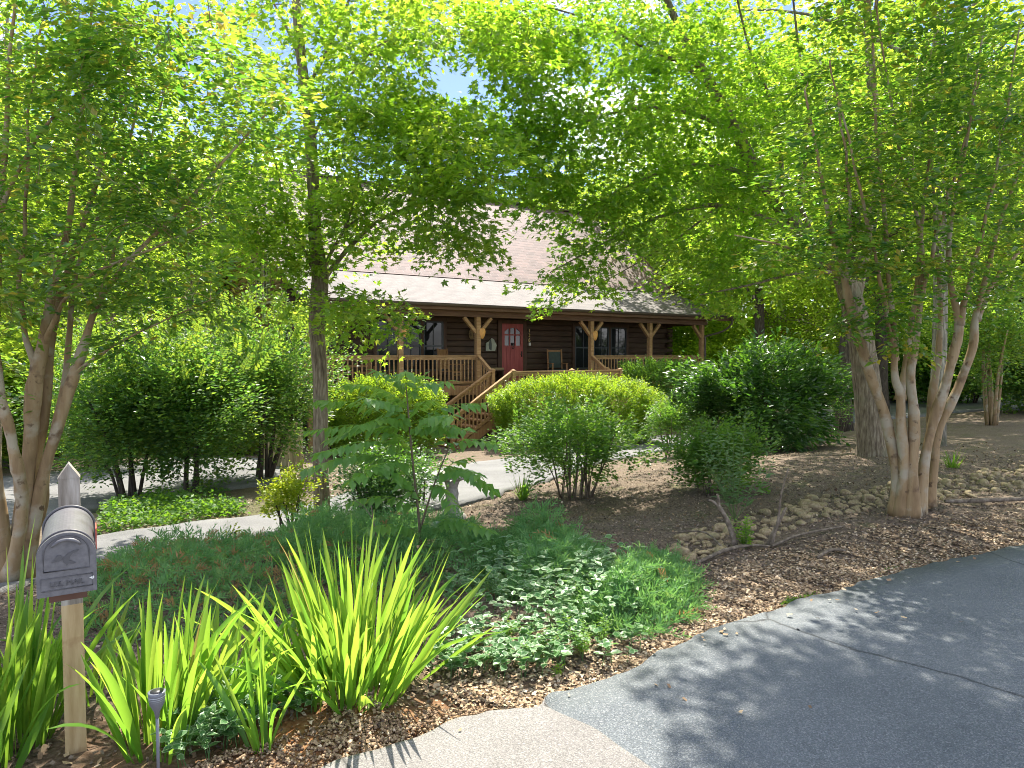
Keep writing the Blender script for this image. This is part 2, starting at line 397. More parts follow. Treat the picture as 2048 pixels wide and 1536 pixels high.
def asphalt_material(name, dark, light, fleck, crack=True):
    m, nt, out = mat(name)
    tc = N(nt, "ShaderNodeTexCoord")
    n = N(nt, "ShaderNodeTexNoise"); n.inputs["Scale"].default_value = 1.3; n.inputs["Detail"].default_value = 8; n.inputs["Roughness"].default_value = .65
    nt.links.new(tc.outputs["Object"], n.inputs["Vector"])
    c = ramp(nt, n.outputs["Fac"], [(.3, dark), (.7, light)])
    v = N(nt, "ShaderNodeTexVoronoi"); v.inputs["Scale"].default_value = 170
    nt.links.new(tc.outputs["Object"], v.inputs["Vector"])
    rr = ramp(nt, v.outputs["Color"], [(.55, (0, 0, 0)), (.9, (1, 1, 1))])
    mx = N(nt, "ShaderNodeMix", data_type="RGBA"); mx.inputs[7].default_value = (*fleck, 1)
    dm = N(nt, "ShaderNodeMath", operation="MULTIPLY"); dm.inputs[1].default_value = .3
    nt.links.new(rr, dm.inputs[0]); nt.links.new(dm.outputs[0], mx.inputs[0]); nt.links.new(c, mx.inputs[6])
    col = mx.outputs[2]
    n4 = N(nt, "ShaderNodeTexNoise"); n4.inputs["Scale"].default_value = 160; n4.inputs["Detail"].default_value = 3
    nt.links.new(tc.outputs["Object"], n4.inputs["Vector"])
    r4 = ramp(nt, n4.outputs["Fac"], [(.35, (.5, .5, .5)), (.6, (1.15, 1.15, 1.15))])
    mx4 = N(nt, "ShaderNodeMix", data_type="RGBA", blend_type="MULTIPLY"); mx4.inputs[0].default_value = .7
    nt.links.new(col, mx4.inputs[6]); nt.links.new(r4, mx4.inputs[7]); col = mx4.outputs[2]
    if crack:
        w = N(nt, "ShaderNodeTexNoise"); w.inputs["Scale"].default_value = 2.2; w.inputs["Detail"].default_value = 6
        nt.links.new(tc.outputs["Object"], w.inputs["Vector"])
        ad = N(nt, "ShaderNodeMixRGB", blend_type="ADD"); ad.inputs[0].default_value = .35
        nt.links.new(tc.outputs["Object"], ad.inputs[1]); nt.links.new(w.outputs["Color"], ad.inputs[2])
        vc = N(nt, "ShaderNodeTexVoronoi", feature="DISTANCE_TO_EDGE"); vc.inputs["Scale"].default_value = .42
        nt.links.new(ad.outputs[0], vc.inputs["Vector"])
        cr = ramp(nt, vc.outputs["Distance"], [(0, (.12, .12, .12)), (.006, (1, 1, 1))])
        mx5 = N(nt, "ShaderNodeMix", data_type="RGBA", blend_type="MULTIPLY"); mx5.inputs[0].default_value = .85
        nt.links.new(col, mx5.inputs[6]); nt.links.new(cr, mx5.inputs[7]); col = mx5.outputs[2]
    p = N(nt, "ShaderNodeBsdfPrincipled"); p.inputs["Roughness"].default_value = .8; p.inputs["Specular IOR Level"].default_value = .4
    nt.links.new(col, p.inputs["Base Color"])
    b = N(nt, "ShaderNodeBump"); b.inputs["Strength"].default_value = .6; b.inputs["Distance"].default_value = .006
    nt.links.new(v.outputs["Distance"], b.inputs["Height"]); nt.links.new(b.outputs[0], p.inputs["Normal"])
    nt.links.new(p.outputs[0], out.inputs[0])
    return m


def shingle_material(name, c1, c2, mortar, bw, rh, sy):
    m, nt, out = mat(name)
    tc = N(nt, "ShaderNodeTexCoord"); mp = N(nt, "ShaderNodeMapping"); mp.inputs["Scale"].default_value = (1, sy, 1)
    nt.links.new(tc.outputs["Object"], mp.inputs[0])
    br = N(nt, "ShaderNodeTexBrick"); br.inputs["Scale"].default_value = 1; br.inputs["Brick Width"].default_value = bw; br.inputs["Row Height"].default_value = rh
    br.inputs["Mortar Size"].default_value = .012; br.inputs["Color1"].default_value = (*c1, 1); br.inputs["Color2"].default_value = (*c2, 1); br.inputs["Mortar"].default_value = (*mortar, 1)
    br.inputs["Mortar Smooth"].default_value = .2; br.inputs["Bias"].default_value = -.1
    nt.links.new(mp.outputs[0], br.inputs["Vector"])
    n = N(nt, "ShaderNodeTexNoise"); n.inputs["Scale"].default_value = 1.1; n.inputs["Detail"].default_value = 8; n.inputs["Roughness"].default_value = .7
    nt.links.new(tc.outputs["Object"], n.inputs["Vector"])
    r = ramp(nt, n.outputs["Fac"], [(.3, (.72, .72, .72)), (.7, (1.2, 1.2, 1.2))])
    mx = N(nt, "ShaderNodeMix", data_type="RGBA", blend_type="MULTIPLY"); mx.inputs[0].default_value = 1
    nt.links.new(br.outputs["Color"], mx.inputs[6]); nt.links.new(r, mx.inputs[7])
    # each course rises towards its lower edge
    sx = N(nt, "ShaderNodeSeparateXYZ"); nt.links.new(mp.outputs[0], sx.inputs[0])
    md = N(nt, "ShaderNodeMath", operation="FRACT"); dv = N(nt, "ShaderNodeMath", operation="DIVIDE"); dv.inputs[1].default_value = rh
    nt.links.new(sx.outputs[1], dv.inputs[0]); nt.links.new(dv.outputs[0], md.inputs[0])
    hs = N(nt, "ShaderNodeMath", operation="SUBTRACT"); hs.inputs[0].default_value = 1; nt.links.new(md.outputs[0], hs.inputs[1])
    hm = N(nt, "ShaderNodeMath", operation="MULTIPLY_ADD"); hm.inputs[1].default_value = -.8
    nt.links.new(br.outputs["Fac"], hm.inputs[0]); nt.links.new(hs.outputs[0], hm.inputs[2])
    p = N(nt, "ShaderNodeBsdfPrincipled"); p.inputs["Roughness"].default_value = .75; p.inputs["Specular IOR Level"].default_value = .5
    nt.links.new(mx.outputs[2], p.inputs["Base Color"])
    b = N(nt, "ShaderNodeBump"); b.inputs["Strength"].default_value = 1; b.inputs["Distance"].default_value = .02
    nt.links.new(hm.outputs[0], b.inputs["Height"]); nt.links.new(b.outputs[0], p.inputs["Normal"])
    nt.links.new(p.outputs[0], out.inputs[0])
    return m


M["ground"] = ground_material()
M["asphalt"] = asphalt_material("asphalt", (.085, .1, .108), (.135, .15, .158), (.46, .46, .45))
M["sunlit_asphalt"] = asphalt_material("sunlit_asphalt_tint", (.14, .13, .118), (.235, .22, .2), (.44, .42, .38))  # road asphalt again, with sunlight painted in as a warmer, paler colour
M["concrete"] = asphalt_material("drive_asphalt", (.11, .108, .106), (.185, .182, .178), (.34, .33, .31), False)
M["shingle"] = shingle_material("roof_shingle", (.15, .085, .07), (.075, .041, .034), (.26, .2, .18), .33, .19, 1.35)
M["shingle2"] = shingle_material("porch_shingle", (.088, .07, .061), (.04, .032, .028), (.135, .113, .102), .33, .12, 1.1)


def poly_sample(P, n):
    P = np.asarray(P, float)
    d = np.r_[0, np.cumsum(np.linalg.norm(np.diff(P, axis=0), axis=1))]
    t = np.linspace(0, d[-1], n)
    return np.stack([np.interp(t, d, P[:, k]) for k in range(P.shape[1])], -1)


def smooth_path(P, n):
    """Catmull-Rom through P (any width: xyz + radius)"""
    P = np.asarray(P, float)
    if len(P) < 3: return poly_sample(P, n)
    Q = np.concatenate([2 * P[:1] - P[1:2], P, 2 * P[-1:] - P[-2:-1]])
    t = np.linspace(0, len(P) - 1 - 1e-6, n); i = t.astype(int); u = (t - i)[:, None]
    a, b, c, d = Q[i], Q[i + 1], Q[i + 2], Q[i + 3]
    return .5 * (2 * b + (c - a) * u + (2 * a - 5 * b + 4 * c - d) * u ** 2 + (3 * b - a - 3 * c + d) * u ** 3)


# ------------------------------------------------------------------ ground, road, drives
def in_poly(x, y, P):
    P = np.asarray(P); c = np.zeros(x.shape, bool); n = len(P)
    for i in range(n):
        x0, y0 = P[i, :2]; x1, y1 = P[(i + 1) % n, :2]
        cr = ((y0 > y) != (y1 > y)) & (x < (x1 - x0) * (y - y0) / (y1 - y0 + 1e-12) + x0)
        c ^= cr
    return c


edge_px = [(600, 1590), (735, 1536), (790, 1512), (850, 1482), (950, 1452), (1010, 1440), (1085, 1426), (1105, 1402), (1160, 1386), (1280, 1347), (1330, 1310),
           (1380, 1290), (1500, 1250), (1600, 1215), (1700, 1180), (1800, 1150), (1900, 1130), (2048, 1098), (2250, 1060)]
EDGE = gp([p[0] for p in edge_px], [p[1] for p in edge_px])[:, :2]
EDGE = np.concatenate([[(-9, .3), (-4, .9), (-1.9, 1.55)], EDGE, [(10, 8.6), (22, 13.5)]])
drive_far = [(-260, 1190), (0, 1122), (200, 1074), (350, 1052), (520, 1032), (600, 1015), (700, 988), (800, 958), (900, 934), (1000, 920), (1100, 906), (1250, 884), (1330, 872), (1500, 852), (1690, 812), (1850, 795), (2100, 783)]
drive_near = [(-260, 1260), (0, 1185), (200, 1135), (400, 1105), (520, 1085), (700, 1050), (850, 1025), (1000, 990), (1080, 968), (1250, 917), (1330, 902), (1450, 887), (1690, 848), (1850, 832), (2100, 816)]
pad_far = [(-400, 985), (-50, 962), (100, 947), (300, 924), (420, 914), (560, 925)]
pad_near = [(-400, 1075), (-50, 1052), (150, 1030), (250, 1003), (400, 985), (560, 967)]


def ribbon(A, B, na, nb, lift, jit=.04):
    A = smooth_path(A[:, :2], na); B = smooth_path(B[:, :2], na)
    s = np.linspace(0, 1, nb)[None, :, None]
    for E_, sd in ((A, 0.), (B, 9.)):
        t = np.gradient(E_, axis=0); t /= np.linalg.norm(t, axis=1, keepdims=True) + 1e-9
        nn = np.stack([-t[:, 1], t[:, 0]], -1)
        E_ += nn * (jit * 2 * (vnoise(E_[:, 0] * 3 + sd, E_[:, 1] * 3) - .5) + jit * (vnoise(E_[:, 0] * 11 + sd, E_[:, 1] * 11) - .5))[:, None]
    XY = A[:, None, :] * (1 - s) + B[:, None, :] * s
    Z = base_z(XY[..., 0], XY[..., 1]) + lift
    G = np.concatenate([XY, Z[..., None]], -1)
    G = np.concatenate([G[:, :1] - np.array([0, 0, lift + .06]), G, G[:, -1:] - np.array([0, 0, lift + .06])], 1)
    m = nb + 2
    i = np.arange(na - 1)[:, None] * m; j = np.arange(m - 1)[None]
    Fs = np.stack([i + j, i + m + j, i + m + j + 1, i + j + 1], -1).reshape(-1, 4)
    mb = MB(); mb.add(G.reshape(-1, 3), Fs)
    return mb, A, B


other = EDGE.copy()
other[:, 0] = EDGE[:, 0] + 6.0 + np.linspace(0, 6, len(EDGE)); other[:, 1] = EDGE[:, 1] - 12
mb, RA, _ = ribbon(EDGE, other, 900, 60, .035, .045)
tag(mb.build("road", M["asphalt"], smooth=True), kind="structure")
mb, DF, DN = ribbon(gp(*zip(*drive_far)), gp(*zip(*drive_near)), 300, 16, .03, .05)
tag(mb.build("driveway", M["concrete"], smooth=True), kind="structure")
mb, PF, PN = ribbon(gp(*zip(*pad_far)), gp(*zip(*pad_near)), 120, 14, .04, .05)
tag(mb.build("parking_pavement", M["concrete"], smooth=True), kind="structure")
lit_edge = RA[(RA[:, 0] > -1.9) & (RA[:, 0] < .16)]
lit_crack = gp([1088, 1128, 1185, 1225, 1275, 1360, 1500], [1428, 1446, 1472, 1500, 1536, 1600, 1720])[::-1]
mb, _, _ = ribbon(np.c_[lit_edge, lit_edge[:, :1]], lit_crack, 120, 30, .041, .006)
tag(mb.build("sunlit_road_patch", M["sunlit_asphalt"], smooth=True), kind="structure")  # thin sheet over the road, its pale colour stands for sunlight on asphalt
ROADP = np.concatenate([RA, [(40, 10), (40, -40), (-9, -40)]])
DRIVEP = np.concatenate([DF, DN[::-1]])
PADP = np.concatenate([PF, PN[::-1]])


def off_paving(x, y):
    return ~(in_poly(x, y, ROADP) | in_poly(x, y, DRIVEP) | in_poly(x, y, PADP))


def make_ground():
    xs = np.r_[np.linspace(-160, -15, 30), np.linspace(-14.9, 15, 300), np.linspace(16, 160, 30)]
    ys = np.r_[np.linspace(-40, 1, 18), np.linspace(1.08, 20, 220), np.linspace(20.3, 45, 60), np.linspace(47, 320, 30)]
    X, Y = np.meshgrid(xs, ys)
    Z = gz(X, Y)
    on = in_poly(X.ravel(), Y.ravel(), ROADP).reshape(X.shape) | in_poly(X.ravel(), Y.ravel(), DRIVEP).reshape(X.shape) | in_poly(X.ravel(), Y.ravel(), PADP).reshape(X.shape)
    Z = np.where(on, base_z(X, Y) - .03, Z)
    clay = np.clip(1.25 - np.hypot((X + .75) / 1.1, (Y - 2.9) / .55), 0, 1) * (.3 + 1.1 * vnoise(X * 5, Y * 5))
    green = np.clip((Y - 24) / 10, 0, .55) + 0.7 * np.exp(-((X + 4.6) / 2.2) ** 2 - ((Y - 9.6) / 1.0) ** 2)
    mb = MB(); ny, nx = X.shape
    i = np.arange(ny - 1)[:, None] * nx; j = np.arange(nx - 1)[None]
    Fs = np.stack([i + j, i + j + 1, i + nx + j + 1, i + nx + j], -1).reshape(-1, 4)
    mb.add(np.stack([X, Y, Z], -1).reshape(-1, 3), Fs, np.clip(clay, 0, 1).ravel(), np.clip(green, 0, 1).ravel())
    return tag(mb.build("ground", M["ground"], smooth=True), kind="structure")


make_ground()

# ------------------------------------------------------------------ leaves
def lobes():
    V = [(0, 0, 0)]; Fq = []
    for ang, ln, w in ((0, 1.0, .2), (52, .82, .19), (-52, .82, .19), (112, .5, .15), (-112, .5, .15)):
        a = math.radians(ang); c, s = math.cos(a), math.sin(a)
        pts = [(.45 * ln, -w), (ln, 0), (.45 * ln, w)]
        b = len(V)
        for x, y in pts:
            V.append((.22 + x * c - y * s, x * s + y * c, -.12 * (x * x) + .03))
        Fq.append((0, b, b + 1, b + 2))
    V[0] = (.14, 0, 0)
    return np.array(V), np.array(Fq), np.zeros(len(V))


T_MAPLE = lobes()
T_OVATE = (np.array([(0, 0, 0), (.42, -.27, .05), (1, 0, -.08), (.5, 0, -.03), (.42, .27, .05)]), np.array([(0, 1, 2, 3), (0, 3, 2, 4)]), np.zeros(5))
T_ROUND = (np.array([(0, 0, 0), (.42, -.36, .05), (1, 0, -.08), (.5, 0, -.03), (.42, .36, .05)]), np.array([(0, 1, 2, 3), (0, 3, 2, 4)]), np.zeros(5))
T_LANCE = (np.array([(0, 0, 0), (.4, -.14, .03), (1, 0, -.14), (.5, 0, -.03), (.4, .14, .03)]), np.array([(0, 1, 2, 3), (0, 3, 2, 4)]), np.zeros(5))
T_QUAD = (np.array([(0, 0, 0), (.45, -.36, .06), (1, 0, -.06), (.45, .36, .06)]), np.array([(0, 1, 2, 3)]), np.zeros(4))
T_NEEDLE = (np.array([(0, -.07, 0), (.5, -.1, 0), (1, 0, .05), (.5, .1, 0), (0, .07, 0)]), np.array([(0, 1, 2, 3)]), np.zeros(5))
T_CHIP = (np.array([(-.5, -.3, 0), (.5, -.24, .06), (.42, .3, 0), (-.4, .33, .08)]), np.array([(0, 1, 2, 3)]), np.zeros(4))


def t_vari():
    o = np.array([(0, 0, 0), (.25, -.25, .03), (.6, -.27, .03), (1, 0, -.06), (.6, .27, .03), (.25, .25, .03)])
    c = np.array([(.5, 0, -.03)])
    inn = c + (o - c) * .78
    V = np.concatenate([o, inn, c]); n = 6
    Fq = [(i, (i + 1) % n, (i + 1) % n + n, i + n) for i in range(n)] + [(6, 7, 8, 12), (8, 9, 10, 12), (10, 11, 6, 12)]
    e = np.r_[np.ones(6), np.full(6, .3), 0]
    return V, np.array(Fq), e


T_VARI = t_vari()


def unit(a):
    return a / (np.linalg.norm(a, axis=-1, keepdims=True) + 1e-9)


def leaves(mb, P, D, Nn, S, T, rnd=None, mi=0):
    tv, tf, te = T
    P = np.asarray(P, float); n = len(P)
    if n == 0: return
    X = unit(D); Y = unit(np.cross(Nn, X)); Z = np.cross(X, Y)
    S = np.broadcast_to(np.asarray(S, float), (n,))
    V = P[:, None] + S[:, None, None] * (tv[None, :, :1] * X[:, None] + tv[None, :, 1:2] * Y[:, None] + tv[None, :, 2:3] * Z[:, None])
    k = len(tv)
    Fs = (tf[None] + (np.arange(n) * k)[:, None, None]).reshape(-1, tf.shape[1])
    if rnd is None: rnd = rng.beta(2, 2.4, n)
    mb.add(V.reshape(-1, 3), Fs, np.repeat(rnd, k), np.tile(te, n), mi)


def grow(mb, limbs, centers, rmax=.012, sides=4, kz=.6, mi=0):
    """join every spray centre to the nearest twig already there; returns direction of arrival"""
    lp = np.concatenate(limbs) if isinstance(limbs, list) else limbs
    n0, nc = len(lp), len(centers)
    nodes = np.zeros((n0 + nc * 3, 3)); rad = np.zeros(n0 + nc * 3)
    nodes[:n0] = lp[:, :3]; rad[:n0] = lp[:, 3]; cnt = n0
    d0 = np.array([np.min(np.sum((lp[:, :3] - c) ** 2, 1)) for c in centers])
    D = np.zeros((nc, 3))
    for i in np.argsort(d0):
        c = centers[i]
        dv = c - nodes[:cnt]
        d2 = np.sum(dv ** 2, 1) + np.maximum(-dv[:, 2], 0) ** 2 * kz
        j = int(np.argmin(d2)); a = nodes[j]; L = math.sqrt(max(1e-6, np.sum((c - a) ** 2)))
        mid = (a + c) / 2 + np.array([0, 0, .08 * L]) + rng.normal(0, .06 * L, 3)
        r0 = min(rad[j] * .75, .0035 + .006 * L, rmax) if j < n0 else min(rad[j], .002 + .005 * L)
        r0 = max(r0, .0022)
        P = smooth_path([a, mid, c], 5)
        mb.tube(P, np.linspace(r0, .0018, 5), sides, False, mi=mi)
        nodes[cnt] = P[2]; nodes[cnt + 1] = P[3]; nodes[cnt + 2] = c
        rad[cnt] = r0 * .8; rad[cnt + 1] = r0 * .6; rad[cnt + 2] = .0025; cnt += 3
        D[i] = (c - a) / L
    return D


def sprays(mb, C, D, k, L, size, T, flat=.45, droop=.25, jitn=.45, rshift=None, width=.5, thick=.05, mi=0):
    """k leaves in a flattish spray at each centre"""
    S = len(C)
    if S == 0: return
    a = D * np.array([1, 1, flat]) + rng.normal(0, .25, (S, 3)) * np.array([1, 1, .4]); a = unit(a)
    b = unit(np.cross(a, np.array([0, 0, 1.0]) + rng.normal(0, .15, (S, 3))))
    Ls = L * rng.uniform(.7, 1.25, S)
    s = rng.uniform(-.45, .75, (S, k)); sg = np.sign(rng.normal(size=(S, k)))
    w = sg * rng.uniform(.02, 1, (S, k)) * width * (1 - .45 * np.abs(s))
    P = C[:, None] + Ls[:, None, None] * (a[:, None] * s[..., None] + b[:, None] * w[..., None])
    P[..., 2] += rng.normal(0, thick, (S, k)) * Ls[:, None] * 2 - droop * Ls[:, None] * (np.maximum(s, 0) ** 2 + w ** 2)
    dirs = a[:, None] * rng.uniform(.3, 1, (S, k))[..., None] + b[:, None] * (sg * rng.uniform(.3, 1, (S, k)))[..., None]
    dirs[..., 2] -= rng.uniform(0, .6, (S, k)) * (droop * 2)
    nn = np.array([0, 0, 1.0]) + rng.normal(0, jitn, (S, k, 3))
    r = rng.beta(2, 2.4, (S, k)) + (rng.normal(0, .16, S) if rshift is None else rshift)[:, None]
    leaves(mb, P.reshape(-1, 3), dirs.reshape(-1, 3), nn.reshape(-1, 3), (size * rng.uniform(.65, 1.2, (S, k))).ravel(), T, np.clip(r, 0, .95).ravel(), mi)


def region_points(regs):
    out = []
    for px, py, rx, ry, y0, y1, n in regs:
        n = int(n)
        r = np.sqrt(rng.uniform(0, 1, n)); t = rng.uniform(0, 2 * PI, n)
        out.append(at(px + rx * r * np.cos(t), py + ry * r * np.sin(t), rng.uniform(y0, y1, n)))
    return np.concatenate(out)


def limb_px(pts, n=None):
    """pts: (px, py, Y, radius)"""
    A = np.array(pts, float)
    W = at(A[:, 0], A[:, 1], A[:, 2])
    Q = np.c_[W, A[:, 3]]
    return smooth_path(Q, n or max(8, len(pts) * 5))


def wreg(regs):
    out = []
    for x, y, z, rx, ry, rz, n in regs:
        v = unit(rng.normal(size=(n, 3))) * rng.uniform(0, 1, (n, 1)) ** .45
        out.append(np.array([x, y, z]) + v * [rx, ry, rz])
    return np.concatenate(out)


def cut_holes(C, holes):
    """drop spray centres that would close the gaps in the crown"""
    u = C[:, 0] / C[:, 1] * F + 1024
    d = C[:, 1] * cp - (C[:, 2] - EYE) * sp
    u = C[:, 0] / d * F + 1024; v = 768 - ((C[:, 2] - EYE) * cp + C[:, 1] * sp) / d * F
    keep = np.ones(len(C), bool)
    for px, py, rx, ry, pr in holes:
        ins = ((u - px) / rx) ** 2 + ((v - py) / ry) ** 2 < 1
        keep &= ~(ins & (rng.uniform(size=len(C)) < pr))
    return C[keep]


def tree_px(name, label, cat, base, limbs, regs, leafm, barkm, k, L, size, T, holes=(), lump=.03, group=None, flat=.45, droop=.25, jitn=.45, rmax=.014, yellow=None, dens=1.0, world=None):
    base = np.asarray(base, float)
    root = empty(name, base, 0, label, cat, group)
    ls = [np.c_[l[:, :3] - base, l[:, 3]] for l in limbs]
    tb = MB()
    for l in ls:
        big = l[0, 3] > .03
        tb.tube(l[:, :3], l[:, 3], 12 if big else 6, True, lump=lump if big else 0)
    C = cut_holes(region_points([(*r[:6], max(3, r[6] * dens)) for r in regs]), holes)
    if world: C = np.concatenate([C, wreg(world)])
    C = C - base
    D = grow(tb, ls, C, rmax=rmax, mi=1)
    tb.build("trunk", [barkm, M["twig"] if barkm is not M["bark_myrtle"] else barkm], root, True)
    lb = MB()
    sprays(lb, C, D, k, L, size, T, flat, droop, jitn)
    if yellow is not None:
        Cy = region_points(yellow) - base
        leaves(lb, np.repeat(Cy, 6, 0) + rng.normal(0, .05, (len(Cy) * 6, 3)), rng.normal(size=(len(Cy) * 6, 3)), rng.normal(size=(len(Cy) * 6, 3)), size, T, np.full(len(Cy) * 6, 1.0))
    lb.build("crown", leafm, root)
    return root


HOLES = [(614, 250, 36, 270, .85), (935, 178, 48, 34, .95), (900, 120, 80, 36, .4), (860, 560, 150, 55, .7), (1060, 500, 75, 60, .75), (1120, 20, 60, 40, .6), (1540, 80, 45, 45, .6), (735, 70, 40, 40, .5), (400, 60, 45, 35, .6), (330, 230, 60, 40, .5)]

# --- slim maple in front of the house
b = g1(645, 1045); Y0 = b[1]
trunk = limb_px([(645, 1050, Y0, .17), (644, 1010, Y0, .145), (641, 900, Y0, .132), (641, 760, Y0, .128), (633, 650, Y0, .135), (640, 560, Y0, .15), (630, 470, Y0, .112), (627, 380, Y0, .105), (618, 240, Y0, .1), (603, 120, Y0, .088), (592, 0, Y0, .075), (583, -160, Y0 - .1, .05), (575, -330, Y0 - .2, .03)], 70)
limbs = [trunk,
         limb_px([(648, 560, Y0, .07), (665, 535, Y0, .06), (705, 488, Y0 - .1, .05), (760, 440, Y0 - .2, .042), (830, 412, Y0 - .3, .032), (900, 395, Y0 - .4, .024), (985, 350, Y0 - .5, .014)]),
         limb_px([(645, 560, Y0, .06), (655, 520, Y0 - .1, .045), (690, 455, Y0 - .2, .036), (707, 400, Y0 - .3, .028), (718, 350, Y0 - .4, .016)]),
         limb_px([(692, 455, Y0 - .2, .03), (740, 420, Y0 - .3, .024), (800, 372, Y0 - .5, .016), (860, 330, Y0 - .7, .01)]),
         limb_px([(636, 565, Y0, .06), (618, 520, Y0 + .1, .045), (585, 460, Y0 + .1, .036), (545, 420, Y0 + .2, .028), (480, 392, Y0 + .2, .02), (380, 372, Y0 + .3, .01)]),
         limb_px([(565, 440, Y0 + .1, .028), (560, 370, Y0, .022), (545, 300, Y0 - .2, .012)]),
         limb_px([(620, 300, Y0, .045), (640, 245, Y0 - .1, .036), (690, 165, Y0 - .2, .03), (760, 90, Y0 - .3, .022), (860, 50, Y0 - .5, .012)]),
         limb_px([(612, 180, Y0, .05), (650, 110, Y0 - .3, .038), (690, 20, Y0 - .5, .03), (730, -80, Y0 - .6, .02), (790, -180, Y0 - .8, .012)]),
         limb_px([(604, 130, Y0, .05), (580, 70, Y0 + .2, .04), (545, 0, Y0 + .3, .03), (500, -110, Y0 + .5, .018)]),
         limb_px([(630, 585, Y0, .02), (590, 570, Y0, .014), (520, 567, Y0 - .1, .01), (440, 588, Y0 - .2, .006)]),
         limb_px([(640, 590, Y0, .02), (690, 585, Y0 - .3, .015), (760, 610, Y0 - .6, .01), (810, 640, Y0 - .8, .006)]),
         limb_px([(740, 110, Y0 - .25, .02), (830, 100, Y0 - .4, .014), (950, 60, Y0 - .6, .009), (1050, 30, Y0 - .7, .006)])]
for l in limbs[1:]: l[:, 3] *= .52
trunk[:, 3] *= .72
regs = [(590, 530, 50, 36, Y0 - .4, Y0 + .4, 14), (585, 430, 50, 100, Y0 - .4, Y0 + .8, 46), (870, 270, 120, 50, Y0 - 1.6, Y0 + .6, 36), (960, 330, 90, 50, Y0 - 2, Y0, 22), (760, 380, 120, 40, Y0 - 1.2, Y0 + .6, 24), (820, 200, 60, 60, Y0 - 1.2, Y0 + .4, 30), (600, 470, 75, 75, Y0 - .9, Y0 + .8, 30), (710, 430, 100, 55, Y0 - 1, Y0 + .6, 26), (660, 380, 120, 60, Y0 - 1, Y0 + .8, 30), (640, 60, 230, 110, Y0 - 2, Y0 + 1.5, 110), (820, 60, 190, 70, Y0 - 1.8, Y0 + 1, 80), (960, 40, 130, 50, Y0 - 1.5, Y0 + .5, 40), (560, 260, 150, 150, Y0 - 1.2, Y0 + 1.5, 90), (770, 290, 200, 95, Y0 - 2, Y0 + .6, 120),
        (900, 330, 120, 80, Y0 - 2, Y0 + .3, 60), (890, 440, 85, 65, Y0 - 1.6, Y0 + .2, 46), (925, 500, 45, 35, Y0 - 1.2, Y0 - .5, 12), (740, 610, 75, 40, Y0 - 1.2, Y0 - .2, 26), (805, 650, 30, 30, Y0 - 1.1, Y0 - .6, 9),
        (600, 590, 38, 34, Y0 - .6, Y0, 8), (690, 640, 25, 28, Y0 - .8, Y0 - .3, 6), (480, 400, 140, 80, Y0 - .8, Y0 + 1.2, 60), (470, 500, 80, 40, Y0 - .8, Y0 + .4, 20), (540, 420, 60, 60, Y0 - .6, Y0 + .6, 20), (700, 460, 110, 75, Y0 - .8, Y0 + .8, 34), (600, -130, 330, 80, Y0 - 1.5, Y0 + 1.5, 60), (720, 190, 90, 60, Y0 - 1.4, Y0 + .4, 30), (1010, 120, 60, 60, Y0 - 1.5, Y0, 16)]
tree_px("maple_tree", "slim brown-barked maple forking before the log cabin porch", "tree", b, limbs, regs, M["maple"], M["bark_maple"], 38, .54, .066, T_MAPLE, HOLES, .04, dens=.82, jitn=.6)

# --- big leaning maple at right whose limbs sweep over the roof
b = g1(1745, 912); Y1 = b[1]
trunk = limb_px([(1748, 925, Y1, .3), (1746, 890, Y1, .245), (1738, 800, Y1, .215), (1722, 680, Y1, .19), (1700, 590, Y1, .17), (1668, 520, Y1, .145), (1600, 465, Y1, .125), (1545, 390, Y1 - .2, .11), (1480, 280, Y1 - .4, .095), (1440, 200, Y1 - .6, .08), (1370, 80, Y1 - .9, .06), (1310, -60, Y1 - 1.2, .04), (1260, -200, Y1 - 1.4, .025)], 70)
limbs = [trunk,
         limb_px([(1706, 600, Y1, .13), (1725, 520, Y1 + .2, .11), (1745, 420, Y1 + .4, .1), (1752, 280, Y1 + .5, .085), (1740, 120, Y1 + .6, .07), (1730, -80, Y1 + .6, .045), (1720, -260, Y1 + .6, .02)]),
         limb_px([(1600, 465, Y1, .05), (1540, 440, Y1 - .3, .042), (1440, 410, Y1 - .6, .034), (1330, 430, Y1 - .9, .024), (1220, 480, Y1 - 1.2, .015), (1100, 545, Y1 - 1.5, .007)]),
         limb_px([(1550, 400, Y1 - .2, .045), (1480, 345, Y1 - .5, .036), (1380, 330, Y1 - .9, .026), (1260, 370, Y1 - 1.3, .016), (1150, 430, Y1 - 1.6, .008)]),
         limb_px([(1495, 300, Y1 - .4, .045), (1420, 240, Y1 - .8, .036), (1300, 215, Y1 - 1.2, .025), (1180, 240, Y1 - 1.6, .014), (1060, 300, Y1 - 1.8, .007)]),
         limb_px([(1450, 215, Y1 - .6, .04), (1380, 140, Y1 - 1, .03), (1280, 90, Y1 - 1.4, .022), (1180, 40, Y1 - 1.8, .014), (1080, 10, Y1 - 2, .008)]),
         limb_px([(1565, 420, Y1, .04), (1560, 300, Y1 - .3, .035), (1540, 200, Y1 - .6, .028), (1500, 100, Y1 - .9, .02), (1470, -20, Y1 - 1.2, .012)]),
         limb_px([(1640, 495, Y1, .045), (1600, 400, Y1 - .5, .036), (1620, 260, Y1 - .8, .028), (1600, 120, Y1 - 1, .02), (1580, -60, Y1 - 1.2, .012)]),
         limb_px([(1680, 545, Y1, .035), (1600, 545, Y1 - .6, .026), (1500, 570, Y1 - 1.2, .016), (1400, 590, Y1 - 1.6, .008)]),
         limb_px([(1745, 420, Y1 + .4, .05), (1820, 340, Y1 + .8, .04), (1920, 260, Y1 + 1.2, .028), (2030, 200, Y1 + 1.4, .016)]),
         limb_px([(1440, 410, Y1 - .6, .022), (1350, 480, Y1 - .9, .015), (1250, 540, Y1 - 1.2, .009), (1120, 610, Y1 - 1.5, .004)])]
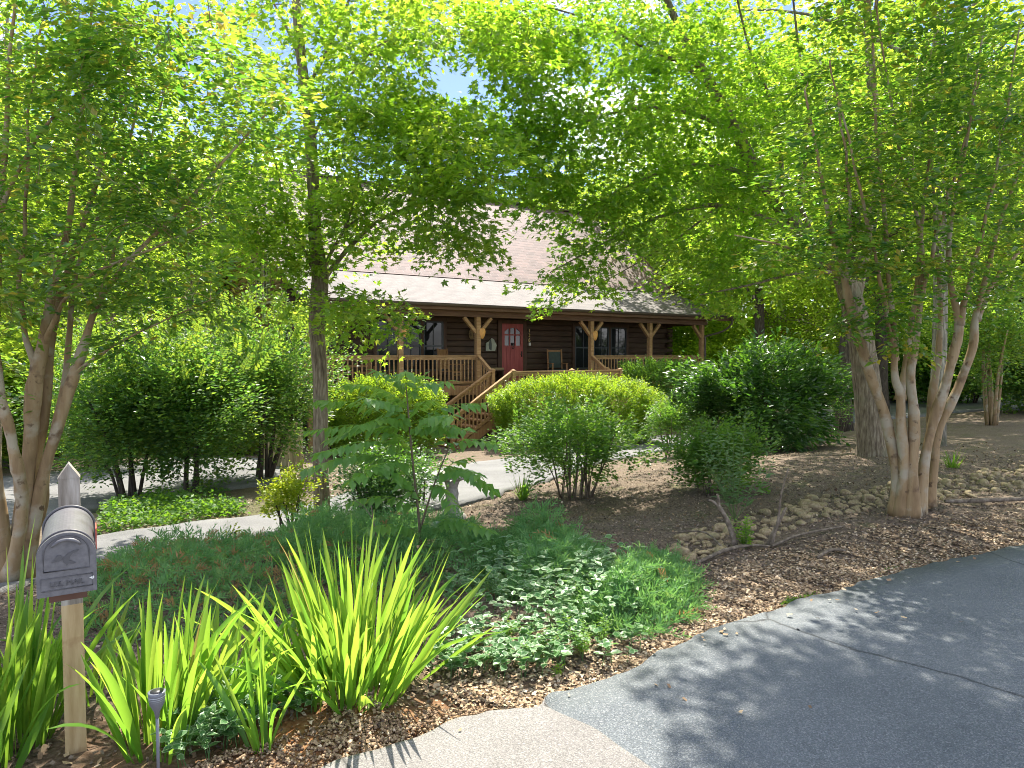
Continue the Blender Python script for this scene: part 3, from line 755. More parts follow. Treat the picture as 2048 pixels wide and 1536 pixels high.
regs = [(1060, 330, 120, 60, Y1 - 2.6, Y1 - .6, 34), (1050, 230, 90, 60, Y1 - 3, Y1 - .8, 40), (1190, 400, 120, 40, Y1 - 2.2, Y1 - .6, 22), (1050, 90, 90, 70, Y1 - 3, Y1 - 1, 50), (1250, 110, 220, 150, Y1 - 3, Y1 + 1, 210), (1420, 200, 200, 190, Y1 - 2.6, Y1 + 1.5, 250), (1180, 320, 170, 95, Y1 - 2.6, Y1 - .2, 84), (1360, 390, 190, 110, Y1 - 2.2, Y1 + 1, 104), (1560, 300, 160, 220, Y1 - 2, Y1 + 2, 220),
        (1230, 470, 110, 55, Y1 - 2, Y1 - .6, 44), (1130, 525, 70, 42, Y1 - 2, Y1 - 1, 24), (1060, 555, 32, 20, Y1 - 1.8, Y1 - 1.2, 7), (1180, 570, 60, 26, Y1 - 1.8, Y1 - 1, 12), (1105, 612, 18, 10, Y1 - 1.6, Y1 - 1.3, 3), (1400, 530, 90, 50, Y1 - 1.8, Y1 + .5, 40), (1520, 520, 110, 60, Y1 - 1.8, Y1 + 1, 50),
        (1100, 400, 70, 60, Y1 - 2.2, Y1 - .8, 28), (1400, -90, 420, 70, Y1 - 2.5, Y1 + 2, 90), (1780, 150, 220, 200, Y1 + .2, Y1 + 3, 70), (1080, 60, 90, 60, Y1 - 3, Y1 - 1, 40), (1060, 270, 80, 60, Y1 - 2.6, Y1 - 1, 34), (1440, 590, 60, 30, Y1 - 1.6, Y1 - .6, 14)]
tree_px("maple_tree", "big leaning maple whose limbs sweep across the cabin roof", "tree", b, limbs, regs, M["maple2"], M["bark_maple"], 42, .56, .068, T_MAPLE, HOLES, .035, dens=.8, jitn=.6)

# --- crape myrtle at right
b = g1(1822, 1028); Y2 = b[1]
st = [
    [(1798, 1030, Y2, .085), (1792, 940, Y2, .07), (1775, 850, Y2, .066), (1745, 760, Y2 - .05, .064), (1712, 660, Y2 - .1, .05), (1694, 580, Y2 - .15, .042), (1668, 480, Y2 - .2, .032), (1640, 340, Y2 - .3, .02), (1610, 180, Y2 - .4, .012)],
    [(1806, 1034, Y2 - .05, .08), (1806, 900, Y2 - .1, .064), (1800, 800, Y2 - .1, .056), (1790, 740, Y2 - .12, .045), (1782, 600, Y2 - .15, .032), (1765, 400, Y2 - .2, .022), (1750, 200, Y2 - .2, .016), (1738, -40, Y2 - .2, .01)],
    [(1822, 1036, Y2 - .1, .085), (1826, 930, Y2 - .12, .068), (1828, 830, Y2 - .12, .064), (1822, 740, Y2 - .1, .05), (1838, 640, Y2, .036), (1842, 480, Y2, .026), (1800, 300, Y2, .018), (1765, 100, Y2 - .1, .012), (1745, -60, Y2 - .1, .008)],
    [(1836, 1032, Y2, .08), (1846, 930, Y2, .062), (1872, 830, Y2 + .05, .058), (1900, 730, Y2 + .05, .055), (1918, 660, Y2 + .05, .055), (1900, 560, Y2 + .05, .035), (1905, 420, Y2, .024), (1940, 250, Y2, .018), (1965, 60, Y2, .012), (1985, -90, Y2, .008)],
    [(1856, 1010, Y2 + .15, .07), (1868, 930, Y2 + .15, .055), (1880, 850, Y2 + .15, .052), (1920, 770, Y2 + .15, .052), (1945, 690, Y2 + .15, .054), (1955, 620, Y2 + .15, .04), (1985, 500, Y2 + .15, .028), (2030, 360, Y2 + .15, .02), (2100, 180, Y2 + .2, .012)],
    [(1845, 1015, Y2 + .2, .06), (1856, 900, Y2 + .25, .05), (1866, 780, Y2 + .3, .045), (1880, 680, Y2 + .3, .035), (1876, 520, Y2 + .3, .025), (1860, 300, Y2 + .3, .018), (1850, 80, Y2 + .3, .01)],
    [(1800, 800, Y2 + .1, .05), (1812, 720, Y2 + .15, .04), (1835, 560, Y2 + .2, .028), (1850, 380, Y2 + .2, .02), (1880, 180, Y2 + .2, .014), (1900, -40, Y2 + .2, .008)],
    [(1690, 570, Y2 - .15, .024), (1700, 450, Y2 - .25, .02), (1690, 300, Y2 - .3, .015), (1660, 120, Y2 - .4, .01)],
    [(1918, 650, Y2 + .05, .04), (1945, 540, Y2, .028), (1975, 420, Y2 - .1, .02), (2010, 240, Y2 - .2, .014), (2040, 40, Y2 - .2, .009)],
    [(1955, 640, Y2 + .15, .034), (1990, 560, Y2 + .3, .026), (2045, 500, Y2 + .4, .02), (2140, 440, Y2 + .5, .012)],
    [(1790, 720, Y2 - .1, .03), (1760, 560, Y2 - .3, .022), (1720, 380, Y2 - .5, .016), (1680, 200, Y2 - .6, .01)],
    [(1842, 600, Y2, .028), (1880, 450, Y2 - .2, .02), (1925, 300, Y2 - .3, .014), (1960, 150, Y2 - .4, .009)],
    [(1692, 560, Y2 - .15, .026), (1640, 520, Y2 - .3, .018), (1560, 490, Y2 - .5, .012), (1470, 470, Y2 - .6, .006)],
]
limbs = [limb_px(s, 40) for s in st]
for l in limbs:
    k_ = np.arange(len(l))
    l[:, 3] *= .76 * (1 + .07 * np.sin(k_ * .9 + rng.uniform(0, 6)) + sum(.24 * np.exp(-((k_ - c_) / 1.1) ** 2) for c_ in rng.uniform(8, 26, 2)))
    l[:, :2] += .006 * np.sin(k_[:, None] * .8 + rng.uniform(0, 6, 2))
    l[:4, 3] *= np.array([1.7, 1.4, 1.2, 1.08])
regs = [(1800, 150, 200, 190, Y2 - 1, Y2 + 1.4, 170), (1960, 220, 160, 200, Y2 - 1, Y2 + 1.2, 150), (1700, 330, 140, 130, Y2 - 1.1, Y2 + .8, 80), (1880, 440, 190, 100, Y2 - .9, Y2 + .8, 90), (1740, 520, 120, 50, Y2 - .8, Y2 + .2, 36), (1640, 490, 90, 45, Y2 - .8, Y2, 24),
        (1790, 610, 60, 45, Y2 - .7, Y2 - .2, 16), (1700, 650, 50, 25, Y2 - .5, Y2 - .1, 8), (1810, 690, 40, 25, Y2 - .6, Y2 - .3, 6), (1990, 560, 80, 50, Y2 - .5, Y2 + .6, 22), (2080, 350, 100, 200, Y2 - .8, Y2 + 1, 60), (1850, -100, 300, 80, Y2 - 1.2, Y2 + 1.4, 90), (1560, 500, 70, 30, Y2 - .7, Y2 - .3, 10)]
tree_px("crape_myrtle", "crape myrtle with smooth tan trunks rising beside the river rocks", "tree", b, limbs, regs, M["myrtle"], M["bark_myrtle"], 34, .38, .08, T_OVATE, HOLES, .05, flat=.4, droop=.2, jitn=.45, dens=.95,
        world=[(2.4, 6.0, 6.6, 1.7, 1.5, .9, 150), (4.4, 6.2, 7.0, 1.9, 1.6, 1.0, 170), (3.2, 5.4, 5.6, 1.6, .9, .7, 70), (5.6, 5.4, 5.4, 1.4, 1.2, 1.0, 80), (1.9, 7.6, 8.4, 1.0, 1.0, .7, 50), (3.5, 7.2, 8.2, 1.8, 1.2, .8, 90), (1.9, 6.2, 6.2, .95, 1.3, .8, 150), (1.8, 7.0, 6.8, .7, .9, .6, 80), (2.3, 7.2, 6.4, 1.4, 1.2, .6, 150), (3.7, 8, 7, 1.6, 1.2, .7, 70), (5.2, 8, 7.2, 1.6, 1.2, .8, 50), (1.75, 5.2, 5.6, .7, .8, .5, 60), (6.6, 7.4, 6.4, 1.4, 1.6, .8, 50)])  # unseen crown lobes above the view, shaped to throw shade on the road

# --- crape myrtle at left behind the mailbox
b = g1(40, 1165); Y3 = b[1]
st = [
    [(28, 1175, Y3, .085), (38, 1080, Y3, .072), (52, 960, Y3, .066), (62, 860, Y3, .062), (70, 760, Y3, .06), (88, 680, Y3, .048), (110, 560, Y3, .036), (140, 430, Y3 - .1, .026), (160, 250, Y3 - .2, .018), (180, 60, Y3 - .2, .012), (195, -90, Y3 - .2, .008)],
    [(44, 1175, Y3 + .05, .075), (70, 1040, Y3 + .05, .06), (92, 930, Y3 + .05, .054), (120, 840, Y3 + .1, .052), (150, 745, Y3 + .1, .058), (168, 690, Y3 + .1, .036), (200, 600, Y3 + .1, .026), (260, 520, Y3, .022), (350, 430, Y3, .018), (440, 330, Y3, .014), (540, 220, Y3 + .1, .009)],
    [(14, 1170, Y3 - .1, .08), (0, 1040, Y3 - .1, .065), (-10, 900, Y3 - .1, .06), (-18, 760, Y3 - .1, .055), (-10, 600, Y3 - .1, .04), (0, 420, Y3 - .2, .028), (14, 220, Y3 - .3, .02), (28, 20, Y3 - .3, .012), (34, -100, Y3 - .3, .008)],
    [(30, 1160, Y3 + .1, .065), (58, 1000, Y3 + .15, .056), (78, 880, Y3 + .15, .052), (95, 760, Y3 + .15, .048), (108, 640, Y3 + .2, .038), (150, 500, Y3 + .2, .028), (200, 340, Y3 + .2, .02), (250, 170, Y3 + .2, .014), (300, -20, Y3 + .2, .009)],
    [(20, 1160, Y3 - .15, .06), (44, 1020, Y3 - .2, .05), (28, 900, Y3 - .25, .046), (2, 790, Y3 - .3, .042), (-20, 640, Y3 - .3, .034), (-60, 450, Y3 - .4, .024)],
    [(50, 1110, Y3 + .25, .045), (88, 1000, Y3 + .3, .04), (98, 900, Y3 + .3, .036), (128, 780, Y3 + .3, .03), (150, 560, Y3 + .3, .022), (220, 380, Y3 + .3, .016), (265, 260, Y3 + .3, .012), (275, 100, Y3 + .3, .008)],
    [(70, 740, Y3, .03), (40, 600, Y3 - .1, .022), (52, 420, Y3 - .2, .016), (60, 200, Y3 - .3, .011), (90, 20, Y3 - .3, .007)],
    [(0, 420, Y3 - .2, .02), (60, 300, Y3 - .3, .015), (130, 210, Y3 - .4, .012), (250, 130, Y3 - .5, .009), (420, 40, Y3 - .6, .006)],
    [(168, 690, Y3 + .1, .024), (210, 560, Y3 + .3, .018), (240, 470, Y3 + .3, .014), (290, 330, Y3 + .4, .01), (330, 170, Y3 + .4, .007)],
    [(88, 690, Y3, .026), (130, 600, Y3 - .2, .018), (200, 540, Y3 - .3, .014), (300, 500, Y3 - .4, .01), (430, 440, Y3 - .5, .006)],
    [(150, 745, Y3 + .1, .02), (230, 690, Y3, .012), (330, 640, Y3 - .1, .008), (420, 600, Y3 - .2, .005)],
]
limbs = [limb_px(s, 40) for s in st]
for l in limbs:
    k_ = np.arange(len(l))
    l[:, 3] *= .84 * (1 + .07 * np.sin(k_ * .9 + rng.uniform(0, 6)) + sum(.24 * np.exp(-((k_ - c_) / 1.1) ** 2) for c_ in rng.uniform(8, 26, 2)))
    l[:, :2] += .006 * np.sin(k_[:, None] * .8 + rng.uniform(0, 6, 2))
    l[:4, 3] *= np.array([1.7, 1.4, 1.2, 1.08])
regs = [(120, 150, 220, 190, Y3 - 1.2, Y3 + 1.2, 190), (330, 180, 200, 170, Y3 - 1.1, Y3 + 1, 130), (150, 400, 240, 120, Y3 - 1, Y3 + 1, 120), (380, 400, 150, 80, Y3 - .8, Y3 + .8, 55), (260, 570, 200, 60, Y3 - .8, Y3 + .8, 60), (60, 560, 120, 90, Y3 - .8, Y3 + .8, 40), (420, 620, 60, 25, Y3 - .5, Y3, 6),
        (520, 230, 90, 80, Y3 - .6, Y3 + .6, 26), (120, -120, 300, 90, Y3 - 1.2, Y3 + 1.2, 70), (200, 680, 60, 40, Y3 - .4, Y3 + .2, 7), (30, 790, 60, 60, Y3 - .4, Y3 + .6, 6), (-80, 450, 90, 350, Y3 - 1, Y3 + 1, 60)]
yl = [(240, 60, 40, 40, Y3 - .8, Y3, 5), (350, 160, 30, 30, Y3 - .8, Y3, 4), (440, 160, 30, 20, Y3 - .8, Y3, 4), (550, 210, 30, 20, Y3 - .5, Y3, 4), (430, 30, 70, 25, Y3 - .8, Y3, 6)]
tree_px("crape_myrtle", "crape myrtle with many tan trunks standing behind the mailbox", "tree", b, limbs, regs, M["myrtle"], M["bark_myrtle"], 34, .38, .075, T_OVATE, HOLES, .05, flat=.4, droop=.2, jitn=.45, yellow=yl, dens=1.0,
        world=[(-3.5, 5.2, 5.6, 1.3, 1.2, .8, 90), (-3.0, 4.4, 4.2, .8, .7, .6, 30)])  # unseen upper crown, added to shade the sword leaves left of the mailbox


# ------------------------------------------------------------------ generic woodland trees
def wood_tree(name, H, R0, seed_clumps, leafm, barkm, nspray, k, size, crown0=.3, slim=1.0, T=T_QUAD):
    root = empty(name)
    tb = MB()
    lean = rng.normal(0, .04, 2)
    ts = np.linspace(0, 1, 14)
    tr = np.stack([lean[0] * H * ts ** 1.3 + .12 * np.sin(ts * 5 + rng.uniform(0, 6)), lean[1] * H * ts ** 1.3 + .12 * np.sin(ts * 4 + rng.uniform(0, 6)), H * ts * .94 - .25, R0 * (1 - ts) ** .8 + .02], -1)
    tr[0, 3] *= 1.35
    tb.tube(tr[:, :3], tr[:, 3], 9, True, lump=.03)
    limbs = [tr]
    clumps = []
    for i in range(seed_clumps):
        h = crown0 + (1 - crown0) * (i + .5) / seed_clumps
        az = i * 2.4 + rng.uniform(-.4, .4)
        p0 = np.array([np.interp(h * .8, ts, tr[:, q]) for q in range(3)])
        prof = math.sin(min(1, (h - crown0) / (1 - crown0) * .92 + .1) * PI) ** .7
        L = H * .27 * slim * prof * rng.uniform(.7, 1.2) + .5
        d = np.array([math.cos(az), math.sin(az), rng.uniform(.15, .6)])
        e = p0 + d * L
        m_ = p0 + d * L * .5 + np.array([0, 0, .1 * L])
        r0 = max(.02, np.interp(h * .8, ts, tr[:, 3]) * .5)
        l = smooth_path(np.c_[np.array([p0, m_, e]), [r0, r0 * .6, .012]], 9)
        tb.tube(l[:, :3], l[:, 3], 6, True); limbs.append(l)
        clumps.append((e, L * .62 + .5)); clumps.append((m_, L * .45 + .4))
    clumps.append((tr[-1, :3], H * .08 + .3))
    tb.build("trunk", barkm, root, True)
    wts = np.array([c[1] ** 2 for c in clumps]); wts /= wts.sum()
    ci = rng.choice(len(clumps), nspray, p=wts)
    v = rng.normal(size=(nspray, 3)); v = unit(v) * rng.uniform(.25, 1, (nspray, 1)) ** .5
    C = np.array([clumps[i][0] for i in ci]) + v * np.array([clumps[i][1] for i in ci])[:, None] * np.array([1, 1, .62])
    lp = np.concatenate(limbs)[:, :3]
    D = np.array([unit(c - lp[np.argmin(np.sum((lp - c) ** 2, 1))]) for c in C])
    lb = MB()
    sprays(lb, C, D, k, .95, size, T, .45, .25, .55, thick=.1)
    lb.build("crown", leafm, root)
    return root


def place(proto, used, loc, rz, sc, label, cat, group):
    o = proto if proto.name not in used else copy_tree(proto)
    used.add(proto.name)
    o.location = tuple(float(v) for v in loc); o.rotation_euler = (0, 0, rz); o.scale = (sc,) * 3
    return tag(o, label, cat, group)


used = set()
protos = [wood_tree("woodland_tree", 17, .24, 13, M["forest"], M["bark_dark"], 560, 40, .19, .25),
          wood_tree("woodland_tree", 15, .2, 12, M["forest"], M["bark_pale"], 520, 40, .18, .3),
          wood_tree("woodland_tree", 19, .26, 14, M["forest"], M["bark_dark"], 600, 40, .2, .35),
          wood_tree("woodland_tree", 12, .16, 11, M["forest"], M["bark_pale"], 480, 40, .17, .15)]
tl = []
# (x, y, proto, scale)
for x, y, pi, s in [(-13, 17, 1, .8), (-17, 21, 0, .85), (-11.5, 24, 3, .85), (-21, 29, 2, .9), (-25, 24, 1, .9), (-16, 34, 0, 1.0), (-28, 37, 2, 1), (-22, 43, 3, 1.2), (-34, 48, 0, 1.1), (-38, 34, 1, 1), (-13, 46, 2, .9), (-44, 44, 2, 1.1)]:
    tl.append((x, y, pi, s, "tall green woodland tree standing in the woods to the left of the cabin", "woodland trees left of the cabin"))
for x, y, pi, s in [(-9, 38, 0, .8), (-5, 42, 3, 1.0), (4, 46, 1, 1.1), (8, 42, 0, 1.1), (13, 42, 2, 1.0), (-2, 54, 2, .8), (6, 58, 1, 1.0), (16, 52, 0, 1.05), (-8, 56, 0, .95)]:
    tl.append((x, y, pi, s, "sunlit woodland tree rising behind the cabin roof", "woodland trees behind the cabin"))
for x, y, pi, s in [(7.4, 33.6, 2, .85), (9.0, 38, 0, .9), (15.5, 33, 3, .9), (18.5, 35.5, 0, .9), (22, 38, 1, 1), (26, 34, 2, .9), (30, 40, 0, 1), (24, 45, 2, 1.1), (34, 36, 3, 1.1), (38, 44, 2, 1.1), (20, 50, 0, 1.1), (30, 54, 1, 1.3), (42, 52, 0, 1.2), (15, 27.5, 3, .7), (33, 29, 1, .9), (27, 27.5, 3, .85), (44, 36, 2, 1)]:
    tl.append((x, y, pi, s, "woodland tree growing beyond the far bend of the driveway right of the cabin", "woodland trees right of the cabin"))
for x, y, pi, s, lb_, gr_ in tl:
    place(protos[pi], used, (x, y, float(base_z(x, y))), rng.uniform(0, 6.28), s * rng.uniform(.93, 1.07), lb_, "tree", gr_)

# pale trunk behind the right crape myrtle, and the thin near-right saplings
bt = wood_tree("pale_barked_tree", 14, .12, 10, M["forest"], M["bark_pale"], 420, 40, .14, .42)
bt.location = tuple(at(1862, 860, 12.5) * [1, 1, 0] + [0, 0, float(base_z(*at(1862, 860, 12.5)[:2]))])
tag(bt, "grey pale-barked tree rising straight behind the right crape myrtle", "tree")
for i, (px, Y, s, lab) in enumerate([(1690, 19, .75, "dark slim trunked tree between the rhododendron and the leaning maple"), (1515, 26, .8, "dark trunked tree rising behind the rhododendron"), (1760, 24, .8, "slim tree across the driveway behind the leaning maple")]):
    o = copy_tree(protos[2]); w = at(px, 780, Y)
    o.location = (float(w[0]), float(w[1]), float(base_z(w[0], w[1]))); o.scale = (s,) * 3; o.rotation_euler = (0, 0, 1.3 * i + .4)
    tag(o, lab, "tree", "woodland trees right of the cabin")


# ------------------------------------------------------------------ shrubs
def shrub(name, label, cat, base, rx, ry, h0, h1, leafm, n, k, L, size, T, stems=9, stem_h=.5, boxy=1.0, barkm=None, jitn=.6, flat=.7, droop=.1, tips=0, group=None, hollow=.45, sr=1.0, spread=.12):
    """leafy mound from height h0 to h1 on bare stems"""
    root = empty(name, base, 0, label, cat, group)
    hz = (h1 - h0) / 2; cz = (h0 + h1) / 2
    v = rng.normal(size=(n, 3)); v = unit(v)
    rr = rng.uniform(hollow, 1, n)[:, None]
    ph = rng.uniform(0, 6, 6)
    amp = .24 if boxy < 1.3 else .05
    lump_ = 1 + amp * (np.sin(v[:, 0] * 4.2 + ph[0]) * np.sin(v[:, 1] * 3.6 + ph[1]) + .8 * np.sin(v[:, 2] * 5 + v[:, 0] * 4 + ph[2]) + .5 * np.sin(v[:, 0] * 9 + ph[3]) * np.sin(v[:, 2] * 8 + ph[4]))[:, None]
    p = v.copy()
    if boxy >= 1.3:
        p = v / (np.sum(np.abs(v) ** 3.6, axis=1, keepdims=True) ** (1 / 3.6)) * .93
    C = p * rr * lump_ * np.array([rx, ry, hz]) + np.array([0, 0, cz])
    C[:, 2] = np.maximum(C[:, 2], .06)
    sb = MB(); limbs = []
    for i in range(stems):
        a = rng.uniform(0, 2 * PI); q = rng.uniform(.1, .6)
        e = np.array([math.cos(a) * rx * q, math.sin(a) * ry * q, h0 + (h1 - h0) * rng.uniform(.3, .75)])
        b0 = np.array([math.cos(a) * rx * spread, math.sin(a) * ry * spread, -.05]) + rng.normal(0, .03, 3) * [1, 1, 0]
        r0 = rng.uniform(.012, .024) * min(2.2, max(.5, h1)) * sr
        l = smooth_path(np.c_[np.array([b0, (b0 + e) / 2 + [0, 0, .1] + rng.normal(0, .05, 3), e]), [r0, r0 * .75, r0 * .3]], 9)
        sb.tube(l[:, :3], l[:, 3], 6, True); limbs.append(l)
    lp = np.concatenate(limbs)[:, :3]
    sb.build("stems", barkm or M["bark_dark"], root, True)
    D = np.array([unit(c - np.array([0, 0, h0 + .3 * (h1 - h0)])) for c in C])
    D = unit(D + np.array([0, 0, .25]))
    lb = MB()
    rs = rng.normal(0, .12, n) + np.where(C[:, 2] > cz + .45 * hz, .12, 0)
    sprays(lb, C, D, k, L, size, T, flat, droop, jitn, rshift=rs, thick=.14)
    if tips:
        for i in range(tips):
            a = rng.uniform(0, 2 * PI); q = rng.uniform(.3, .95)
            s0 = np.array([math.cos(a) * rx * q, math.sin(a) * ry * q, h1 - (h1 - h0) * .45 * q * q])
            d = unit(np.array([math.cos(a) * .4, math.sin(a) * .4, 1]) + rng.normal(0, .2, 3)); Lt = rng.uniform(.3, .75)
            lb.tube(np.array([s0, s0 + d * Lt]), [.004, .002], 3, False, rnd=.3)
            m_ = 22; tt = np.linspace(.1, 1, m_)
            P = s0 + d * Lt * tt[:, None]; sg = np.where(np.arange(m_) % 2, 1, -1)
            side = unit(np.cross(d, rng.normal(size=3)))
            leaves(lb, P, side * sg[:, None] + d * .6, np.tile(np.cross(side, d), (m_, 1)) + rng.normal(0, .3, (m_, 3)), size * 1.15 * (1.2 - .6 * tt), T, np.clip(rng.uniform(.55, 1, m_), 0, 1))
    lb.build("foliage", leafm, root)
    return root


def mid(px, py, Y=None):
    return g1(px, py)


# dark tall shrubs between the two drives
s1 = g1(265, 1000); s2 = g1(375, 992); s3 = g1(480, 972)
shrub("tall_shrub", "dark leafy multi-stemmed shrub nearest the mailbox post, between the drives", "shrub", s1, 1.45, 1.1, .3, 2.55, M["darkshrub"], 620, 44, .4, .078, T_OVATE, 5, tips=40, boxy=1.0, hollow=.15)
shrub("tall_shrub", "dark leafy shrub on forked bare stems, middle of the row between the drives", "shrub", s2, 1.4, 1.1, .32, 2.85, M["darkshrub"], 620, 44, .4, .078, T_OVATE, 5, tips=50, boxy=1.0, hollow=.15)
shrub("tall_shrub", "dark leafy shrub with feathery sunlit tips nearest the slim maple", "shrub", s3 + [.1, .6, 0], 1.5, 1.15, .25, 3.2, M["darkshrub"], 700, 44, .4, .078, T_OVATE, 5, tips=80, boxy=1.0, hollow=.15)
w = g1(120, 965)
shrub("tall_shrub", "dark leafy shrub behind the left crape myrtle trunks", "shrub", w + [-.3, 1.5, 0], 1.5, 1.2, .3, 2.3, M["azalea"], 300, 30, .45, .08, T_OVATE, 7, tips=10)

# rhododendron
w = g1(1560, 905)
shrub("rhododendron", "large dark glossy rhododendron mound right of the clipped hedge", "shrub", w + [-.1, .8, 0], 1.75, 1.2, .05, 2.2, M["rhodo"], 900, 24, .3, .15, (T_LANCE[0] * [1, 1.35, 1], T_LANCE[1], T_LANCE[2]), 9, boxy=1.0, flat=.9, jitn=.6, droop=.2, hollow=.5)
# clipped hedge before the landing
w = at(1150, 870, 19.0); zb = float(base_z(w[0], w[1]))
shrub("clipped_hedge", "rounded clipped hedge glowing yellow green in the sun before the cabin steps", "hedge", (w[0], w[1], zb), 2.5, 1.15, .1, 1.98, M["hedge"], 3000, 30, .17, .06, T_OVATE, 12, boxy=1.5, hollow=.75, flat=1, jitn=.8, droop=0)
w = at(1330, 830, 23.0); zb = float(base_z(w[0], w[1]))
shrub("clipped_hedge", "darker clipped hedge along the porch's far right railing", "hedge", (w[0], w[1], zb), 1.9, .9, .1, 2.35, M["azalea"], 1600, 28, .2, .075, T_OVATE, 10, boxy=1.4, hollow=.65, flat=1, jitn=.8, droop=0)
w = at(760, 850, 17.6); zb = float(base_z(w[0], w[1]))
shrub("porch_hedge", "bright green hedge in front of the left porch railing", "hedge", (w[0], w[1], zb), 1.75, .8, .1, 2.05, M["hedge"], 1800, 28, .19, .07, T_OVATE, 10, boxy=1.4, hollow=.65, flat=1, jitn=.7, droop=0)
# azalea on bare stems before the drive
w = g1(1150, 995)
shrub("azalea_bush", "round green azalea on bare splayed stems at the drive's near edge", "shrub", w, 1.0, .85, .2, 1.38, M["azalea"], 520, 26, .2, .062, T_OVATE, 20, barkm=M["twig"], hollow=.3, sr=.5, spread=.22)
lowb = g1(1150, 998)
shrub("azalea_bush", "thin upright azalea between the round azalea and the rhododendron", "shrub", g1(1345, 915), .62, .5, .3, 1.3, M["azalea"], 200, 20, .22, .06, T_OVATE, 16, barkm=M["twig"], hollow=.2, sr=.5, spread=.3)
shrub("azalea_bush", "low bushy green azalea in front of the rhododendron", "shrub", g1(1430, 985), .62, .5, .05, .85, M["azalea"], 420, 26, .18, .055, T_OVATE, 12, barkm=M["twig"], hollow=.3, sr=.5, spread=.22)
shrub("azalea_bush", "thin twiggy bush at the rhododendron's right flank", "shrub", g1(1672, 872), .45, .4, .2, 1.2, M["azalea"], 46, 16, .24, .06, T_OVATE, 9, barkm=M["twig"], hollow=.2, sr=.5, spread=.3)
# dark holly-like bush left of the bird bath
shrub("holly_bush", "dark small-leaved bush under the pinnate sapling beside the slim maple", "shrub", g1(765, 1062), .62, .5, .1, 1.02, M["rhodo"], 420, 26, .2, .045, T_OVATE, 12, hollow=.25)
shrub("holly_bush", "sparse dark small-leaved bush at the concrete bird bath's left", "shrub", g1(835, 1010), .45, .4, .1, .85, M["rhodo"], 100, 20, .2, .045, T_OVATE, 10, hollow=.2)
# golden dwarf conifer
shrub("golden_bush", "small golden yellow bush at the foot of the slim maple", "shrub", g1(578, 1068), .32, .28, .16, .74, M["yellowbush"], 130, 24, .13, .04, T_ROUND, 7, hollow=.35, jitn=.9)
shrub("golden_bush", "tiny yellow sprout at the near edge of the drive", "shrub", g1(465, 1112), .1, .1, .05, .3, M["yellowbush"], 10, 12, .1, .03, T_ROUND, 6, hollow=.1, jitn=.9)
# small tree at the far right edge
o = shrub("small_tree", "small multi-stemmed tree by the driveway's far bend", "tree", g1(1985, 850), 1.2, 1.0, 1.0, 3.6, M["myrtle"], 300, 26, .4, .09, T_OVATE, 6, barkm=M["bark_myrtle"], hollow=.2)
for (px, Y, r, h, m_, lab) in [(60, 17, 1.8, 2.6, "forest", "loose green understory shrub past the left parking pavement"), (-80, 14, 1.8, 3, "forest", "loose green understory shrub at the far left edge"), (250, 21, 2.4, 3, "forest", "loose green understory shrub in front of the garage"),
                              (400, 19, 1.5, 2.6, "forest", "loose green understory shrub by the cabin's side wall"), (1500, 31, 2.2, 2.6, "forest", "understory shrub behind the cabin's right corner post"), (1620, 34, 2.6, 2.2, "forest", "understory shrub across the driveway, straight behind the rhododendron"),
                              (1930, 26.5, 2.6, 3.2, "darkshrub", "dark understory shrub past the driveway's far bend"), (1800, 29, 2.4, 2.4, "darkshrub", "dark understory shrub across the drive behind the leaning maple"), (1420, 33, 2.4, 3.2, "forest", "understory shrub seen under the porch roof corner"), (2080, 22, 2.2, 3.2, "darkshrub", "dark understory shrub at the far right edge"), (1230, 40, 3, 3, "forest", "understory shrub hidden behind the cabin"), (150, 30, 3, 3.4, "forest", "understory shrub behind the garage")]:
    w = at(px, 800, Y); zb = float(base_z(w[0], w[1]))
    if px == 1230: continue
    shrub("understory_shrub", lab, "shrub", (w[0], w[1], zb), r, r * .8, .1, h, M[m_], 620, 30, .6, .15, T_QUAD, 8, hollow=.3)

# far wood closing the view
n = 4200
th = rng.uniform(-1.25, 1.25, n); rd = rng.uniform(58, 84, n)
C = np.c_[rd * np.sin(th), rd * np.cos(th), rng.uniform(-.5, 1, n) ** 1 * 9 + 7.5]
C[:, 2] *= .75 + .5 * vnoise(th * 14, rd * .1)
lb = MB(); D = unit(rng.normal(size=(n, 3)))
sprays(lb, C, D, 26, 2.6, .62, T_QUAD, .6, .2, .6, thick=.16)
tag(lb.build("far_woodland", M["forest"]), "hazy green wall of far woodland behind the yard", "woodland", None, "stuff")
for i, (px, Y, r, h, lab) in enumerate([(1370, 36, 2.6, 4.4, "tall leafy thicket seen between the porch corner post and the cabin wall"), (1460, 40, 3, 4.6, "tall leafy thicket right of the porch corner"), (1560, 38, 2.4, 3.0, "leafy thicket in front of the red building"), (1700, 42, 3, 4.2, "leafy thicket past the drive, behind the leaning maple's trunk"), (20, 24, 2.6, 4.0, "tall leafy thicket past the parking pavement"), (330, 34, 3, 4.6, "tall leafy thicket right of the garage"), (-160, 20, 2.4, 4.4, "tall leafy thicket beyond the left crape myrtle")]):
    w = at(px, 800, Y); zb = float(base_z(w[0], w[1]))
    shrub("thicket", lab, "shrub", (w[0], w[1], zb), r, r * .8, .1, h, M["forest"], 700, 30, .7, .17, T_QUAD, 8, hollow=.3)


# ------------------------------------------------------------------ low planting
def px_poly_points(poly, n, warp=1.0):
    """n ground points whose photo position falls in the pixel polygon, even on the ground"""
    P = np.array(poly, float)
    G = gp(P[:, 0], P[:, 1])[:, :2]
    lo, hi = G.min(0), G.max(0); out = []
    while sum(len(o) for o in out) < n:
        q = rng.uniform(lo, hi, (n * 3, 2)); out.append(q[in_poly(q[:, 0], q[:, 1], G)])
    q = np.concatenate(out)[:n]
    return np.c_[q, base_z(q[:, 0], q[:, 1])]


